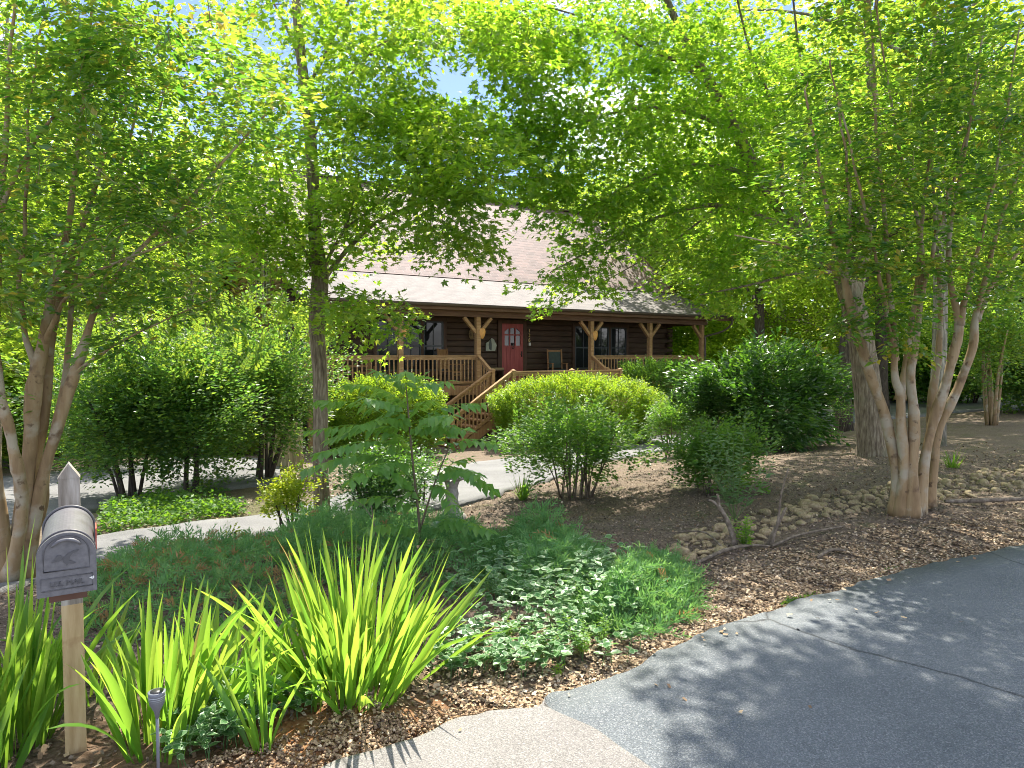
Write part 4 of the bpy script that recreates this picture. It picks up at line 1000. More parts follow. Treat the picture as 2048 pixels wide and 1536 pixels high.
def juniper(name, label, cat, poly, n, hmax, kind=None, brown=.04, group=None):
    pts = px_poly_points(poly, n)
    P2 = np.array(poly, float); G = gp(P2[:, 0], P2[:, 1])[:, :2]
    # mound height falls off to the patch's edge
    dmin = np.full(n, 9.0)
    for i in range(len(G)):
        a, b_ = G[i], G[(i + 1) % len(G)]; ab = b_ - a
        t = np.clip(((pts[:, :2] - a) @ ab) / (ab @ ab + 1e-9), 0, 1)
        dmin = np.minimum(dmin, np.linalg.norm(pts[:, :2] - a - t[:, None] * ab, axis=1))
    hh = hmax * np.clip(dmin / .35, .15, 1) * (.55 + .6 * vnoise(pts[:, 0] * 2.6, pts[:, 1] * 2.6))
    c = pts[:, :2].mean(0)
    mb = MB()
    base = pts.copy(); base[:, 2] += hh * rng.uniform(.15, .95, n)
    d = np.c_[rng.normal(0, 1, (n, 2)), rng.uniform(.25, 1.2, n)]; d = unit(d)
    L = rng.uniform(.1, .22, n)
    k = 16
    t = np.tile(np.linspace(.05, 1, k), (n, 1))
    side = unit(np.cross(d, rng.normal(size=(n, 3))))
    sid2 = np.cross(d, side)
    ph = np.tile(np.arange(k) * 2.2, (n, 1))
    rad = side[:, None] * np.cos(ph)[..., None] + sid2[:, None] * np.sin(ph)[..., None]
    P = base[:, None] + d[:, None] * (L[:, None] * t)[..., None]
    P[..., 2] -= .05 * t ** 2
    dirs = d[:, None] * 1.0 + rad * .75
    r = np.clip(rng.normal(.35, .12, (n, 1)) + .25 * t, 0, .72)
    br = rng.uniform(size=n) < brown
    r[br] = 1.0
    leaves(mb, P.reshape(-1, 3), dirs.reshape(-1, 3), rng.normal(size=(n * k, 3)), (.055 * (1.15 - .6 * t) * rng.uniform(.8, 1.3, (n, k))).ravel(), T_NEEDLE, r.ravel())
    o = mb.build(name, M["juniper"])
    return tag(o, label, cat, group, kind)


juniper("juniper_groundcover", "low green juniper with brown patches spreading between the mailbox and the sword leaf plants", "juniper", [(150, 1180), (240, 1130), (420, 1110), (540, 1095), (640, 1120), (640, 1190), (560, 1240), (420, 1280), (250, 1300), (150, 1260)], 1500, .3, "stuff", .14)
juniper("juniper_shrub", "feathery green juniper mound behind the tall sword leaf clump", "juniper", [(520, 1090), (640, 1060), (800, 1055), (940, 1080), (1040, 1120), (1000, 1180), (860, 1200), (700, 1190), (560, 1150)], 2000, .42, None, .02)
juniper("juniper_shrub", "soft green juniper between the bird bath and the variegated groundcover", "juniper", [(960, 1150), (1010, 1085), (1120, 1080), (1220, 1130), (1240, 1190), (1120, 1215), (1000, 1210)], 1300, .44, None, .01)
juniper("juniper_shrub", "soft green juniper lobe resting against the river rocks", "juniper", [(1180, 1190), (1260, 1130), (1340, 1120), (1395, 1180), (1385, 1230), (1320, 1275), (1240, 1280), (1160, 1265), (1130, 1210)], 1300, .32, None, .01)
juniper("juniper_shrub", "small juniper sprig pile at the foot of the slim maple", "juniper", [(560, 1075), (620, 1050), (690, 1060), (690, 1090), (600, 1100)], 240, .3, None, .03)

# variegated groundcover
def vinca(poly, n, h, name="variegated_groundcover", label=None, cat="groundcover", kind="stuff", size=.05):
    pts = px_poly_points(poly, n)
    mb = MB()
    for p in pts:
        hh = h * rng.uniform(.3, 1.1); a = rng.uniform(0, 2 * PI); lean = rng.uniform(.1, .6) * hh
        e = p + [math.cos(a) * lean, math.sin(a) * lean, hh]
        m_ = (p + e) / 2 + [0, 0, .04]
        P = smooth_path([p - [0, 0, .02], m_, e], 7)
        mb.tube(P, np.linspace(.0022, .0012, 7), 3, False, rnd=.6)
        q = rng.integers(3, 6); tt = np.linspace(.35, 1, q)
        B = np.stack([np.interp(tt, np.linspace(0, 1, 7), P[:, i]) for i in range(3)], -1)
        az = rng.uniform(0, 2 * PI) + np.arange(q) * 1.57
        for s_ in (0, PI):
            D = np.stack([np.cos(az + s_), np.sin(az + s_), rng.uniform(-.15, .45, q)], -1)
            leaves(mb, B, D, np.array([0, 0, 1.]) + rng.normal(0, .3, (q, 3)), size * rng.uniform(.65, 1.2, q), T_VARI)
    o = mb.build(name, M["vinca"])
    return tag(o, label, cat, None, kind)


vinca([(900, 1210), (960, 1160), (1080, 1140), (1220, 1145), (1310, 1190), (1290, 1240), (1210, 1275), (1080, 1290), (960, 1280)], 190, .3, size=.062, label="cream edged green groundcover spilling down beside the sword leaf plants")
vinca([(900, 1290), (1000, 1280), (1150, 1290), (1290, 1300), (1310, 1320), (1180, 1345), (1050, 1360), (930, 1365), (850, 1370)], 95, .18, size=.058, label="sparse cream edged creeper over the leaf litter by the road")
vinca([(330, 1470), (430, 1420), (560, 1395), (640, 1420), (540, 1480), (430, 1530), (350, 1545)], 75, .17, label="cream edged creeper sprigs round the grey garden light", size=.055)

# sword leaf clumps
def sword(label, base, n, hmin, hmax, rad, spread, bias=(0, 0), wmax=.042, group="sword leaf plants along the bed"):
    root_z = np.asarray(base, float); mb = MB(); m_ = 9
    for i in range(n):
        a = rng.uniform(0, 2 * PI); q = rng.uniform(0, 1) ** .6
        b0 = np.array([math.cos(a), math.sin(a), 0]) * rad * q
        b0[2] = float(base_z(root_z[0] + b0[0], root_z[1] + b0[1])) - root_z[2] - .03
        out = np.array([math.cos(a) * q + bias[0] + rng.normal(0, .28), math.sin(a) * q + bias[1] + rng.normal(0, .28), 0])
        tilt = spread * rng.uniform(.1, 1.1)
        Lh = rng.uniform(hmin, hmax) * (1.05 - .25 * q)
        d = unit(np.array([out[0] * tilt, out[1] * tilt, 1.0]))
        bend = rng.uniform(0, .28) ** 1.4 * Lh * (2.2 if rng.uniform() < .3 else 1)
        t = np.linspace(0, 1, m_)
        hd = unit(np.array([d[0], d[1], 1e-4]))
        P = b0 + d * Lh * t[:, None] + hd * (bend * t ** 2.5)[:, None] - np.array([0, 0, 1]) * (bend * .75 * t ** 3)[:, None]
        w_ = wmax * rng.uniform(.6, 1.15) * (np.sin(np.clip(t * .9 + .1, 0, 1) ** 1.15 * PI) ** .75 * .5 + .0)
        w_ = np.maximum(w_, .004 * (1 - t) + .0006); w_[0] = .006
        tw = rng.uniform(0, 2 * PI) + t * rng.uniform(-.9, .9)
        s0 = unit(np.cross(d, [1.0, .2, 0])); s1_ = np.cross(d, s0)
        S = s0 * np.cos(tw)[:, None] + s1_ * np.sin(tw)[:, None]; Nn = np.cross(S, d)
        V = np.stack([P - S * w_[:, None] + Nn * (w_ * .35)[:, None], P, P + S * w_[:, None] + Nn * (w_ * .35)[:, None]], 1)
        ii = np.arange(m_ - 1)[:, None] * 3; jj = np.arange(2)[None]
        Fs = np.stack([ii + jj, ii + jj + 1, ii + jj + 4, ii + jj + 3], -1).reshape(-1, 4)
        r = np.clip(rng.beta(2, 2.2) * .6 + .08 * t, 0, .64)
        if rng.uniform() < .008: r = np.clip(.75 + .25 * t, 0, 1)
        mb.add(V.reshape(-1, 3), Fs, np.repeat(r, 3))
    o = mb.build("sword_leaf_plant", M["sword"], smooth=True)
    o.location = tuple(float(v) for v in root_z)
    return tag(o, label, "plant", group)


sword("large sunlit clump of sword shaped leaves at the middle of the bed", g1(700, 1378), 215, .42, .95, .26, .8, wmax=.033)
sword("arching sword leaf clump growing at the right side of the mailbox post", g1(335, 1478), 95, .36, .8, .2, .6, (.2, .1), wmax=.034)
sword("dark shaded sword leaf clump left of the mailbox post", g1(10, 1490), 110, .5, 1.0, .16, .5, (-.1, 0), wmax=.034)
sword("shaded sword leaves growing behind the mailbox post's foot", g1(165, 1385), 34, .35, .6, .18, .5, wmax=.033)
sword("sword leaf clump between the mailbox clump and the large middle clump", g1(440, 1425), 48, .36, .72, .2, .7, (.2, .1), wmax=.032)
sword("small thin sword leaf tuft in front of the large clump, near the garden light", g1(528, 1500), 16, .3, .62, .05, .55, wmax=.024)
sword("loose sword leaves leaning right out of the large clump", g1(815, 1345), 16, .5, .82, .1, .6, (.75, .1), wmax=.03)
sword("sword leaves rising from the bottom left corner", g1(-60, 1570), 30, .4, .8, .14, .5, (0, .1), wmax=.033)

# liriope tuft by the azalea
def grass_tuft(label, base, n, L, leafm, w=.006, rad=.06):
    mb = MB(); m_ = 7
    for i in range(n):
        a = rng.uniform(0, 2 * PI); b0 = np.array([math.cos(a), math.sin(a), 0]) * rad * rng.uniform(0, 1)
        t = np.linspace(0, 1, m_); l = L * rng.uniform(.6, 1.1); tl_ = rng.uniform(.2, 1.1)
        d = unit(np.array([math.cos(a) * tl_, math.sin(a) * tl_, 1]))
        P = b0 + d * l * t[:, None] - np.array([0, 0, 1]) * (.45 * l * t ** 2.2 * tl_)[:, None]
        S = unit(np.cross(d, [0, 0, 1.0]))
        ww = w * (1 - t ** 2) + .0008
        V = np.stack([P - S * ww[:, None], P + S * ww[:, None]], 1)
        ii = np.arange(m_ - 1) * 2
        mb.add(V.reshape(-1, 3), np.stack([ii, ii + 1, ii + 3, ii + 2], -1), rng.uniform(0, 1))
    o = mb.build("grass_tuft", leafm); o.location = tuple(float(v) for v in base)
    return tag(o, label, "plant")


grass_tuft("dark arching grass tuft at the azalea's left by the drive edge", g1(1045, 1000), 70, .48, M["azalea"], .008)
grass_tuft("dry thin grass tuft behind the right crape myrtle", g1(1905, 935), 60, .35, M["grass"], .005, .1)

# verge of ivy and grass between the drives
def verge(label, poly, n, size, h, leafm, name="ivy_groundcover"):
    p = px_poly_points(poly, n); p[:, 2] += rng.uniform(.0, h, n) * (.4 + vnoise(p[:, 0] * 3, p[:, 1] * 3))
    mb = MB()
    leaves(mb, p, rng.normal(size=(n, 3)) * [1, 1, .5], np.array([0, 0, 1.]) + rng.normal(0, .5, (n, 3)), size * rng.uniform(.6, 1.2, n), T_ROUND)
    tag(mb.build(name, leafm), label, "groundcover", None, "stuff")


verge("low green weeds on the verge between the two drives", [(190, 1068), (230, 1020), (330, 1008), (470, 1015), (500, 1030), (350, 1050), (260, 1062)], 5200, .06, .22, M["grass"], "weed_groundcover")
verge("green undergrowth across the back of the yard", [(1420, 800), (1500, 770), (1700, 765), (1760, 775), (1700, 800)], 3000, .14, .35, M["forest"], "undergrowth")
verge("bright lawn weeds past the parking pavement", [(-300, 950), (0, 930), (300, 905), (480, 895), (500, 880), (200, 880), (-300, 900)], 7000, .1, .16, M["grass"], "lawn_grass")
verge("mossy green growth at the road edge", [(1560, 1212), (1600, 1205), (1650, 1195), (1640, 1185), (1580, 1195)], 420, .02, .012, M["grass"], "road_moss")
verge("mossy green growth at the far road edge", [(1760, 1152), (1830, 1130), (1835, 1122), (1770, 1140)], 300, .02, .012, M["grass"], "road_moss")

# pinnate sapling
def pinnate(base_px, stems, rach):
    b_ = g1(*base_px); Y = b_[1]
    root = empty("pinnate_sapling", b_, 0, "young sapling with long feather-like drooping leaves before the slim maple", "sapling")
    sb = MB(); lb = MB()
    nodes = []
    for s in stems:
        l = limb_px([(x, y, Y + dy, r) for x, y, dy, r in s], 16); l[:, :3] -= b_
        sb.tube(l[:, :3], l[:, 3], 6); nodes.append(l[:, :3])
    for (x0, y0, x1, y1, dy) in rach:
        a = at(x0, y0, Y) - b_; e = at(x1, y1, Y + dy) - b_
        L = np.linalg.norm(e - a)
        P = smooth_path([a, (a + e) / 2 + [0, 0, .1 * L], e], 20)
        lb.tube(P, np.linspace(.0045, .0015, 20), 4, False, rnd=.9)
        q = max(6, int(L / .06)); tt = np.linspace(.16, .98, q)
        B = np.stack([np.interp(tt, np.linspace(0, 1, 20), P[:, i]) for i in range(3)], -1)
        ax = unit(np.gradient(P, axis=0)); A = np.stack([np.interp(tt, np.linspace(0, 1, 20), ax[:, i]) for i in range(3)], -1)
        sd = unit(np.cross(A, [0, 0, 1.0]))
        for s_ in (-1, 1):
            D = sd * s_ * .8 + A * .55 + np.array([0, 0, -1]) * rng.uniform(.1, 1.0, (q, 1))
            Nn = np.cross(sd * s_, A) * -s_ + rng.normal(0, .25, (q, 3)); Nn[:, 2] = np.abs(Nn[:, 2]) + .3
            leaves(lb, B, D, Nn, .135 * rng.uniform(.8, 1.15, q) * (1 - .35 * np.abs(tt - .45)), (T_LANCE[0] * [1, 2.1, 1], T_LANCE[1], T_LANCE[2]))
        leaves(lb, B[-1:], A[-1:], np.array([[0, 0, 1.]]), .12, T_LANCE)
    sb.build("stem", M["twig"], root, True); lb.build("foliage", M["pinnate"], root)


pinnate((845, 1140), [[(845, 1145, 0, .014), (838, 1040, 0, .012), (826, 930, 0, .01), (818, 840, 0, .008), (812, 770, 0, .005)], [(840, 1060, 0, .01), (868, 970, -.1, .008), (900, 890, -.15, .005)]],
        [(822, 880, 615, 862, -.1), (826, 925, 608, 938, -.3), (822, 860, 632, 800, .1), (816, 810, 690, 768, .2), (812, 780, 752, 742, -.2), (812, 775, 812, 742, -.4), (814, 790, 896, 762, -.1), (820, 850, 965, 806, .1),
         (824, 870, 930, 858, -.4), (898, 890, 992, 888, -.2), (880, 930, 985, 978, -.2), (868, 970, 905, 1010, -.5), (838, 1010, 700, 1002, -.2), (830, 960, 700, 905, .2), (820, 850, 720, 850, -.5), (836, 1000, 760, 935, -.4),
         (845, 1050, 980, 1060, -.4), (896, 895, 880, 850, -.3), (826, 925, 760, 850, .4), (872, 955, 940, 915, .2), (842, 1070, 740, 1055, -.4), (822, 880, 880, 835, .4), (816, 810, 850, 750, .3), (820, 860, 655, 880, .4), (824, 900, 640, 905, -.5), (822, 850, 730, 795, -.5), (816, 815, 745, 790, .3), (822, 870, 905, 830, -.5), (826, 930, 700, 960, -.6), (870, 960, 960, 950, -.5), (818, 835, 870, 800, .5)])

# grey-green butterfly bush between the dead sticks
def stem_plant(name, label, base, tips, leafm, size, T, step=.045, wst=.004, cat="plant", group=None, stemm=None):
    root = empty(name, base, 0, label, cat, group); sb = MB(); lb = MB()
    for e in tips:
        e = np.asarray(e, float); L = np.linalg.norm(e)
        P = smooth_path([np.zeros(3), e * .5 + rng.normal(0, .03 * L, 3) + [0, 0, .05 * L], e], 12)
        sb.tube(P, np.linspace(wst, wst * .4, 12), 5, False)
        q = max(4, int(L / step)); tt = np.linspace(.2, 1, q)
        B = np.stack([np.interp(tt, np.linspace(0, 1, 12), P[:, i]) for i in range(3)], -1)
        az = np.arange(q) * 1.57 + rng.uniform(0, 6)
        for s_ in (0, PI):
            D = np.stack([np.cos(az + s_), np.sin(az + s_), rng.uniform(0, .7, q)], -1)
            leaves(lb, B, D, np.array([0, 0, 1.]) + rng.normal(0, .25, (q, 3)), size * rng.uniform(.7, 1.15, q) * (1.15 - .5 * tt), T)
    sb.build("stem", stemm or M["stemgreen"], root, True); lb.build("foliage", leafm, root)
    return root


w = g1(1500, 1065)
tips = [np.array([rng.normal(0, .2), rng.normal(0, .15), rng.uniform(.5, 1.0)]) for _ in range(7)] + [np.array([.1, 0, 1.16]), np.array([-.35, 0, .85]), np.array([.38, .05, .78]), np.array([-.2, .1, 1.0])]
stem_plant("butterfly_bush", "grey-green butterfly bush with upright stems behind the river rocks", w + [0, .45, 0], tips, M["greygreen"], .13, (T_LANCE[0] * [1, 1.3, 1], T_LANCE[1], T_LANCE[2]), .06)
tips = [np.array([rng.normal(0, .07), rng.normal(0, .07), rng.uniform(.15, .34)]) for _ in range(9)]
stem_plant("young_sprout", "small bright leafy sprout at the foot of the dead forked stick", g1(1492, 1098), tips, M["seedling"], .06, T_OVATE, .03)
for px, py, h, lab in [(1075, 1335, .2, "narrow-leaved light green seedling nearest the large sword leaf clump, by the road"), (1165, 1318, .24, "bushy light green seedling beside the pale creeper at the road's edge"), (1112, 1358, .1, "smallest seedling in the leaf litter above the road"), (735, 1425, .09, "lone seedling on the bare clay in front of the large clump"), (950, 1290, .16, "seedling poking from the cream edged groundcover"), (1200, 1300, .2, "light green seedling just right of the bushy one"), (1010, 1300, .18, "thin seedling left of the narrow-leaved one")]:
    tips = [np.array([rng.normal(0, .3 * h), rng.normal(0, .3 * h), h * rng.uniform(.6, 1.1)]) for _ in range(6 if h > .12 else 3)]
    stem_plant("seedling", lab, g1(px, py), tips, M["seedling"], .045, T_LANCE, .018, .0018, "seedling", "seedlings near the road")

# ------------------------------------------------------------------ litter, mulch
def litter(name, label, P, size, matl, tilt, r):
    n = len(P); P = P.copy(); P[:, 2] = gz(P[:, 0], P[:, 1]) + .006 + rng.uniform(0, .012, n)
    mb = MB()
    leaves(mb, P, np.c_[rng.normal(size=(n, 2)), rng.normal(0, tilt, n)], np.array([0, 0, 1.]) + rng.normal(0, tilt, (n, 3)), size * rng.uniform(.45, 1.3, n), T_CHIP, r)
    return tag(mb.build(name, matl), label, "litter", None, "stuff")


def band_points(n, w0, w1, i0, i1):
    """points beside the road's upper edge"""
    k = rng.uniform(i0, i1, n); i = k.astype(int); f = (k - i)[:, None]
    i = np.clip(i, 0, len(RA) - 2)
    p = RA[i] * (1 - f) + RA[i + 1] * f; t = unit(RA[i + 1] - RA[i]); nn = np.stack([-t[:, 1], t[:, 0]], -1)
    d = w0 + (w1 - w0) * rng.beta(1.0, 2.0, n)
    q = p + nn * d[:, None]
    return np.c_[q, np.zeros(n)]


P = band_points(70000, .0, 1.15, 128, 858); P = P[(rng.uniform(size=len(P)) < np.clip((P[:, 0] + .6) / 2.0, .09, 1)) & (P[:, 1] > 1.5) & (P[:, 0] < 9) & off_paving(P[:, 0], P[:, 1])]
litter("leaf_litter", "tan dry leaf litter along the road edge", P, .021, M["chip"], .3, np.clip(rng.normal(.62, .22, len(P)), 0, 1))
n = 130000
q = np.c_[rng.uniform(-4, 9, n), rng.uniform(2.2, 11, n) , np.zeros(n)]
keep = rng.uniform(size=n) < np.clip(5.5 / q[:, 1], .35, 1); q = q[keep & off_paving(q[:, 0], q[:, 1]) & ((np.hypot((q[:, 0] + .75) / 1.2, (q[:, 1] - 2.9) / .6) > 1) | (rng.uniform(size=n) < .3))]
litter("mulch_chips", "dark bark mulch and twigs over the bed", q, .02, M["mulch"], .35, rng.beta(1.3, 1.6, len(q)))
n = 9000
q = np.c_[rng.uniform(-4, 9, n), rng.uniform(2.4, 13, n), np.zeros(n)]; q = q[off_paving(q[:, 0], q[:, 1])]
litter("fallen_leaves", "scattered curled brown leaves on the bed", q, .03, M["chip"], .5, np.clip(rng.normal(.5, .2, len(q)), 0, 1))
n = 1100
q = np.c_[rng.uniform(-1, 6, n), rng.uniform(1.8, 7, n), np.zeros(n)]
q = q[in_poly(q[:, 0], q[:, 1], ROADP)]; q = q[rng.uniform(size=len(q)) < np.exp(-np.min(np.linalg.norm(q[:, None, :2] - RA[None, ::4], axis=2), 1) / .22)]
litter("road_debris", "loose dry leaves along the asphalt's rim", q, .028, M["chip"], .25, np.clip(rng.normal(.6, .2, len(q)), 0, 1))
if True:
    o = bpy.data.objects["road_debris"]; o.location.z = .04

# small pebbles in the clay by the bottom edge
p = px_poly_points([(330, 1560), (480, 1500), (640, 1460), (800, 1430), (930, 1425), (1000, 1420), (1080, 1380), (950, 1440), (840, 1470), (760, 1510), (700, 1550)], 1500)
mb = MB()
for i in range(len(p)):
    r_ = rng.uniform(.004, .011)
    V = np.array([(1, 0, 0), (0, 1, 0), (-1, 0, 0), (0, -1, 0), (0, 0, .8), (0, 0, -.6)]) * r_ * rng.uniform(.7, 1.3, 3)
    a = rng.uniform(0, 6.28); c_, s_ = math.cos(a), math.sin(a)
    V = V @ np.array([[c_, -s_, 0], [s_, c_, 0], [0, 0, 1]]).T + p[i] + [0, 0, .018]
    mb.add(V, [(0, 1, 4), (1, 2, 4), (2, 3, 4), (3, 0, 4), (1, 0, 5), (2, 1, 5), (3, 2, 5), (0, 3, 5)], np.clip(rng.normal(.48, .18), 0, 1))
tag(mb.build("pebble_gravel", M["chip"], smooth=True), "small tan pebbles washed along the road rim", "gravel", None, "stuff")

# ------------------------------------------------------------------ river rocks
def rock_mesh():
    import bmesh
    bm = bmesh.new(); bmesh.ops.create_icosphere(bm, subdivisions=3, radius=1)
    ph = rng.uniform(0, 6, 9); sc = np.array([1, rng.uniform(.62, .9), rng.uniform(.45, .65)])
    for v in bm.verts:
        c = np.array(v.co)
        k = 1 + .13 * math.sin(c[0] * 2.3 + ph[0]) * math.sin(c[1] * 2.1 + ph[1]) + .09 * math.sin(c[2] * 3.7 + ph[2]) + .06 * math.sin(c[0] * 5 + ph[3]) * math.sin(c[1] * 4.4 + ph[4])
        for q in range(3):
            pl = unit(np.array([math.cos(ph[q + 5]), math.sin(ph[q + 5] * 1.7), math.sin(ph[q + 5] * 2.3) * .7]))
            dd = c @ pl
            if dd > .72: k *= .72 / dd * .6 + .4
        v.co = Vector((c * k * sc).tolist())
    me = bpy.data.meshes.new("river_rock"); bm.to_mesh(me); bm.free()
    for p_ in me.polygons: p_.use_smooth = True
    me.materials.append(M["rock"])
    return me


RM = [rock_mesh() for _ in range(9)]
path = np.array([(1325, 1125, 52), (1400, 1092, 62), (1480, 1070, 60), (1560, 1045, 54), (1640, 1020, 44), (1720, 1005, 40), (1790, 990, 42), (1870, 982, 44), (1960, 968, 48), (2070, 955, 50)], float)
sm = smooth_path(path, 200)
placed = []
tries = 0
rocks_xy = []
while len(placed) < 298 and tries < 60000:
    tries += 1
    k = sm[rng.integers(0, 200)]
    px = k[0] + rng.uniform(-6, 6); py = k[1] + rng.uniform(-.5, .5) * k[2]
    p = g1(px, py); r_ = float(np.clip(rng.lognormal(-2.95, .38), .03, .12))
    if any((p[0] - q[0]) ** 2 + (p[1] - q[1]) ** 2 < ((r_ + q[2]) * .8) ** 2 for q in placed): continue
    placed.append((p[0], p[1], r_))
for i, (x, y, r_) in enumerate(placed):
    o = bpy.data.objects.new("river_rock", RM[i % 9]); COL.objects.link(o)
    o.location = (float(x), float(y), float(gz(x, y)) + r_ * .02 + rng.uniform(0, .012)); o.scale = (r_ * rng.uniform(.85, 1.2), r_, r_ * rng.uniform(.85, 1.15)); o.rotation_euler = (rng.normal(0, .2), rng.normal(0, .2), rng.uniform(0, 6.28))
    tag(o, "rounded tan river rock lying in the dry creek bed", "rock", "river rocks in the dry creek bed")

# ------------------------------------------------------------------ dead wood
def stick(name, label, paths, cat="stick"):
    b_ = np.asarray(paths[0][0][:3], float); mb = MB()
    for P in paths:
        Q = smooth_path(np.array(P, float), 16); mb.tube(Q[:, :3] - b_, Q[:, 3], 7, True, lump=.05)
    o = mb.build(name, M["deadwood"], smooth=True); o.location = tuple(b_.tolist())
    return tag(o, label, cat)


def sp_(px, py, Y, r): return [*at(px, py, Y), r]


Yk = g1(1470, 1098)[1]
stick("dead_stump_sprout", "thick dead forked stick standing among the river rocks", [[sp_(1472, 1102, Yk, .03), sp_(1462, 1060, Yk, .026), sp_(1448, 1030, Yk, .022), sp_(1436, 1010, Yk, .018)], [sp_(1442, 1022, Yk, .016), sp_(1430, 1006, Yk, .013), sp_(1418, 1000, Yk - .03, .01)], [sp_(1438, 1014, Yk, .015), sp_(1437, 998, Yk, .013), sp_(1434, 988, Yk, .011)]])
Yk2 = g1(1540, 1095)[1]
stick("dead_stick", "tall thin dead stick slanting up right of the butterfly bush", [[sp_(1540, 1098, Yk2, .014), sp_(1556, 1040, Yk2, .012), sp_(1562, 990, Yk2, .009), sp_(1577, 935, Yk2, .006)]])
stick("dead_stick", "short leaning dead stick on the rocks, by the tall thin one", [[sp_(1535, 1090, Yk2 + .05, .02), sp_(1552, 1055, Yk2 + .05, .017), sp_(1572, 1015, Yk2 + .05, .012)]])
q = [g1(1390, 1135), g1(1450, 1112), g1(1500, 1100), g1(1545, 1097)]
stick("fallen_branch", "bent fallen branch lying in front of the river rocks", [[[*(q[0] + [0, 0, .03]), .013], [*(q[1] + [0, 0, .05]), .017], [*(q[2] + [0, 0, .04]), .013], [*(q[3] + [0, 0, .02]), .007]], [[*(q[1] + [0, 0, .05]), .01], [*(g1(1408, 1086) + [0, 0, .1]), .008], [*(g1(1340, 1082) + [0, 0, .08]), .005]]])
stick("fallen_branch", "slim pale fallen branch along the front of the creek bed", [[[*(g1(1545, 1098) + [0, 0, .03]), .014], [*(g1(1600, 1080) + [0, 0, .05]), .012], [*(g1(1690, 1058) + [0, 0, .03]), .007]]])
stick("fallen_branch", "mossy fallen branch right of the crape myrtle's foot", [[[*(g1(1890, 1012) + [0, 0, .05]), .02], [*(g1(1960, 1012) + [0, 0, .06]), .026], [*(g1(2060, 1006) + [0, 0, .05]), .024]]])
stick("dead_twig", "small crooked twig on the bare mulch above the road", [[[*(g1(1635, 1122) + [0, 0, .03]), .012], [*(g1(1660, 1112) + [0, 0, .05]), .014], [*(g1(1690, 1108) + [0, 0, .03]), .008]]])
stick("dead_twig", "bare pinkish twig rising out of the juniper by the sapling", [[sp_(770, 1140, g1(770, 1160)[1], .008), sp_(752, 1070, g1(770, 1160)[1], .006), sp_(742, 1010, g1(770, 1160)[1], .004)], [sp_(748, 1040, g1(770, 1160)[1], .005), sp_(726, 1012, g1(770, 1160)[1], .003), sp_(708, 1000, g1(770, 1160)[1], .002)]])

# ------------------------------------------------------------------ bird bath
def lathe(mb, prof, sides=28, c=(0, 0, 0), mi=0, flute=0):
    prof = np.asarray(prof, float); th = np.arange(sides) * 2 * PI / sides; n = len(prof)
    V = np.stack([prof[:, :1] * np.cos(th)[None], prof[:, :1] * np.sin(th)[None], np.repeat(prof[:, 1:], sides, 1)], -1) + np.asarray(c)
    i = np.arange(n - 1)[:, None] * sides; j = np.arange(sides)[None]; k = (j + 1) % sides
    mb.add(V.reshape(-1, 3), np.stack([i + j, i + k, i + sides + k, i + sides + j], -1).reshape(-1, 4), .5, 0, mi)


w = g1(904, 1040)
bb = empty("bird_bath", w, 0, "round concrete bird bath on a turned pedestal beside the drive", "bird bath")
mb = MB(); lathe(mb, [(0, .0), (.17, 0), (.18, .05), (.14, .09), (.095, .14), (.075, .26), (.085, .33), (.07, .4), (.09, .47), (.12, .5), (0, .5)])
mb.build("pedestal", M["stone"], bb, True)
mb = MB(); lathe(mb, [(0, .49), (.13, .5), (.24, .535), (.255, .56), (.25, .585), (.225, .58), (.14, .55), (0, .54)], 36)
mb.build("basin", M["stone"], bb, True)

# ------------------------------------------------------------------ garden light
w = g1(316, 1560); w = np.array([*at(316, 1500, 2.5)[:2], 0.0]); w[2] = float(base_z(w[0], w[1]))
gl = empty("garden_light", w, 0, "slim grey torch-shaped solar garden light on a stake", "garden light")
zt = float(at(316, 1383, 2.5)[2]) - w[2]
mb = MB(); mb.tube([(0, 0, -.05), (0, 0, zt - .09)], [.006, .006], 10); mb.build("stake", M["lampgrey"], gl, True)
mb = MB(); lathe(mb, [(0, zt - .105), (.007, zt - .1), (.011, zt - .075), (.026, zt - .045), (.029, zt - .012), (.031, zt), (.027, zt + .001), (0, zt - .003)], 24); mb.build("shade", M["lampgrey"], gl, True)
mb = MB()
for k in range(5): lathe(mb, [(.0285 - k * .0012, zt - .018 - k * .007), (.0305 - k * .0012, zt - .0165 - k * .007), (.0285 - k * .0012, zt - .0145 - k * .007)], 24)
mb.build("louver_ring", M["lamplens"], gl, True)
mb = MB(); lathe(mb, [(0, zt + .004), (.022, zt + .003), (.023, zt - .004), (0, zt - .004)], 20); mb.build("solar_cap", M["black"], gl, True)

# ------------------------------------------------------------------ mailbox
def text_mesh(name, s, size, M3, c, depth, matl, parent, align="CENTER", rot=0):
    cu = bpy.data.curves.new(name, "FONT"); cu.body = s; cu.size = size; cu.extrude = depth; cu.align_x = align; cu.align_y = "CENTER"
    tmp = bpy.data.objects.new(name, cu); COL.objects.link(tmp)
    dg = bpy.context.evaluated_depsgraph_get(); me = bpy.data.meshes.new_from_object(tmp.evaluated_get(dg))
    bpy.data.objects.remove(tmp); bpy.data.curves.remove(cu)
    T4 = Matrix([[*[float(v) for v in M3[0]], float(c[0])], [*[float(v) for v in M3[1]], float(c[1])], [*[float(v) for v in M3[2]], float(c[2])], [0, 0, 0, 1]])
    me.transform(T4)
    me.materials.clear(); me.materials.append(matl)
    o = bpy.data.objects.new(name, me); COL.objects.link(o); o.parent = parent
    return o


pb = at(152, 1480, 2.76); pb[2] = float(base_z(pb[0], pb[1]))
mbx = empty("mailbox", pb, math.radians(32), "grey metal mailbox with arched top and red flag on a weathered wooden post", "mailbox")
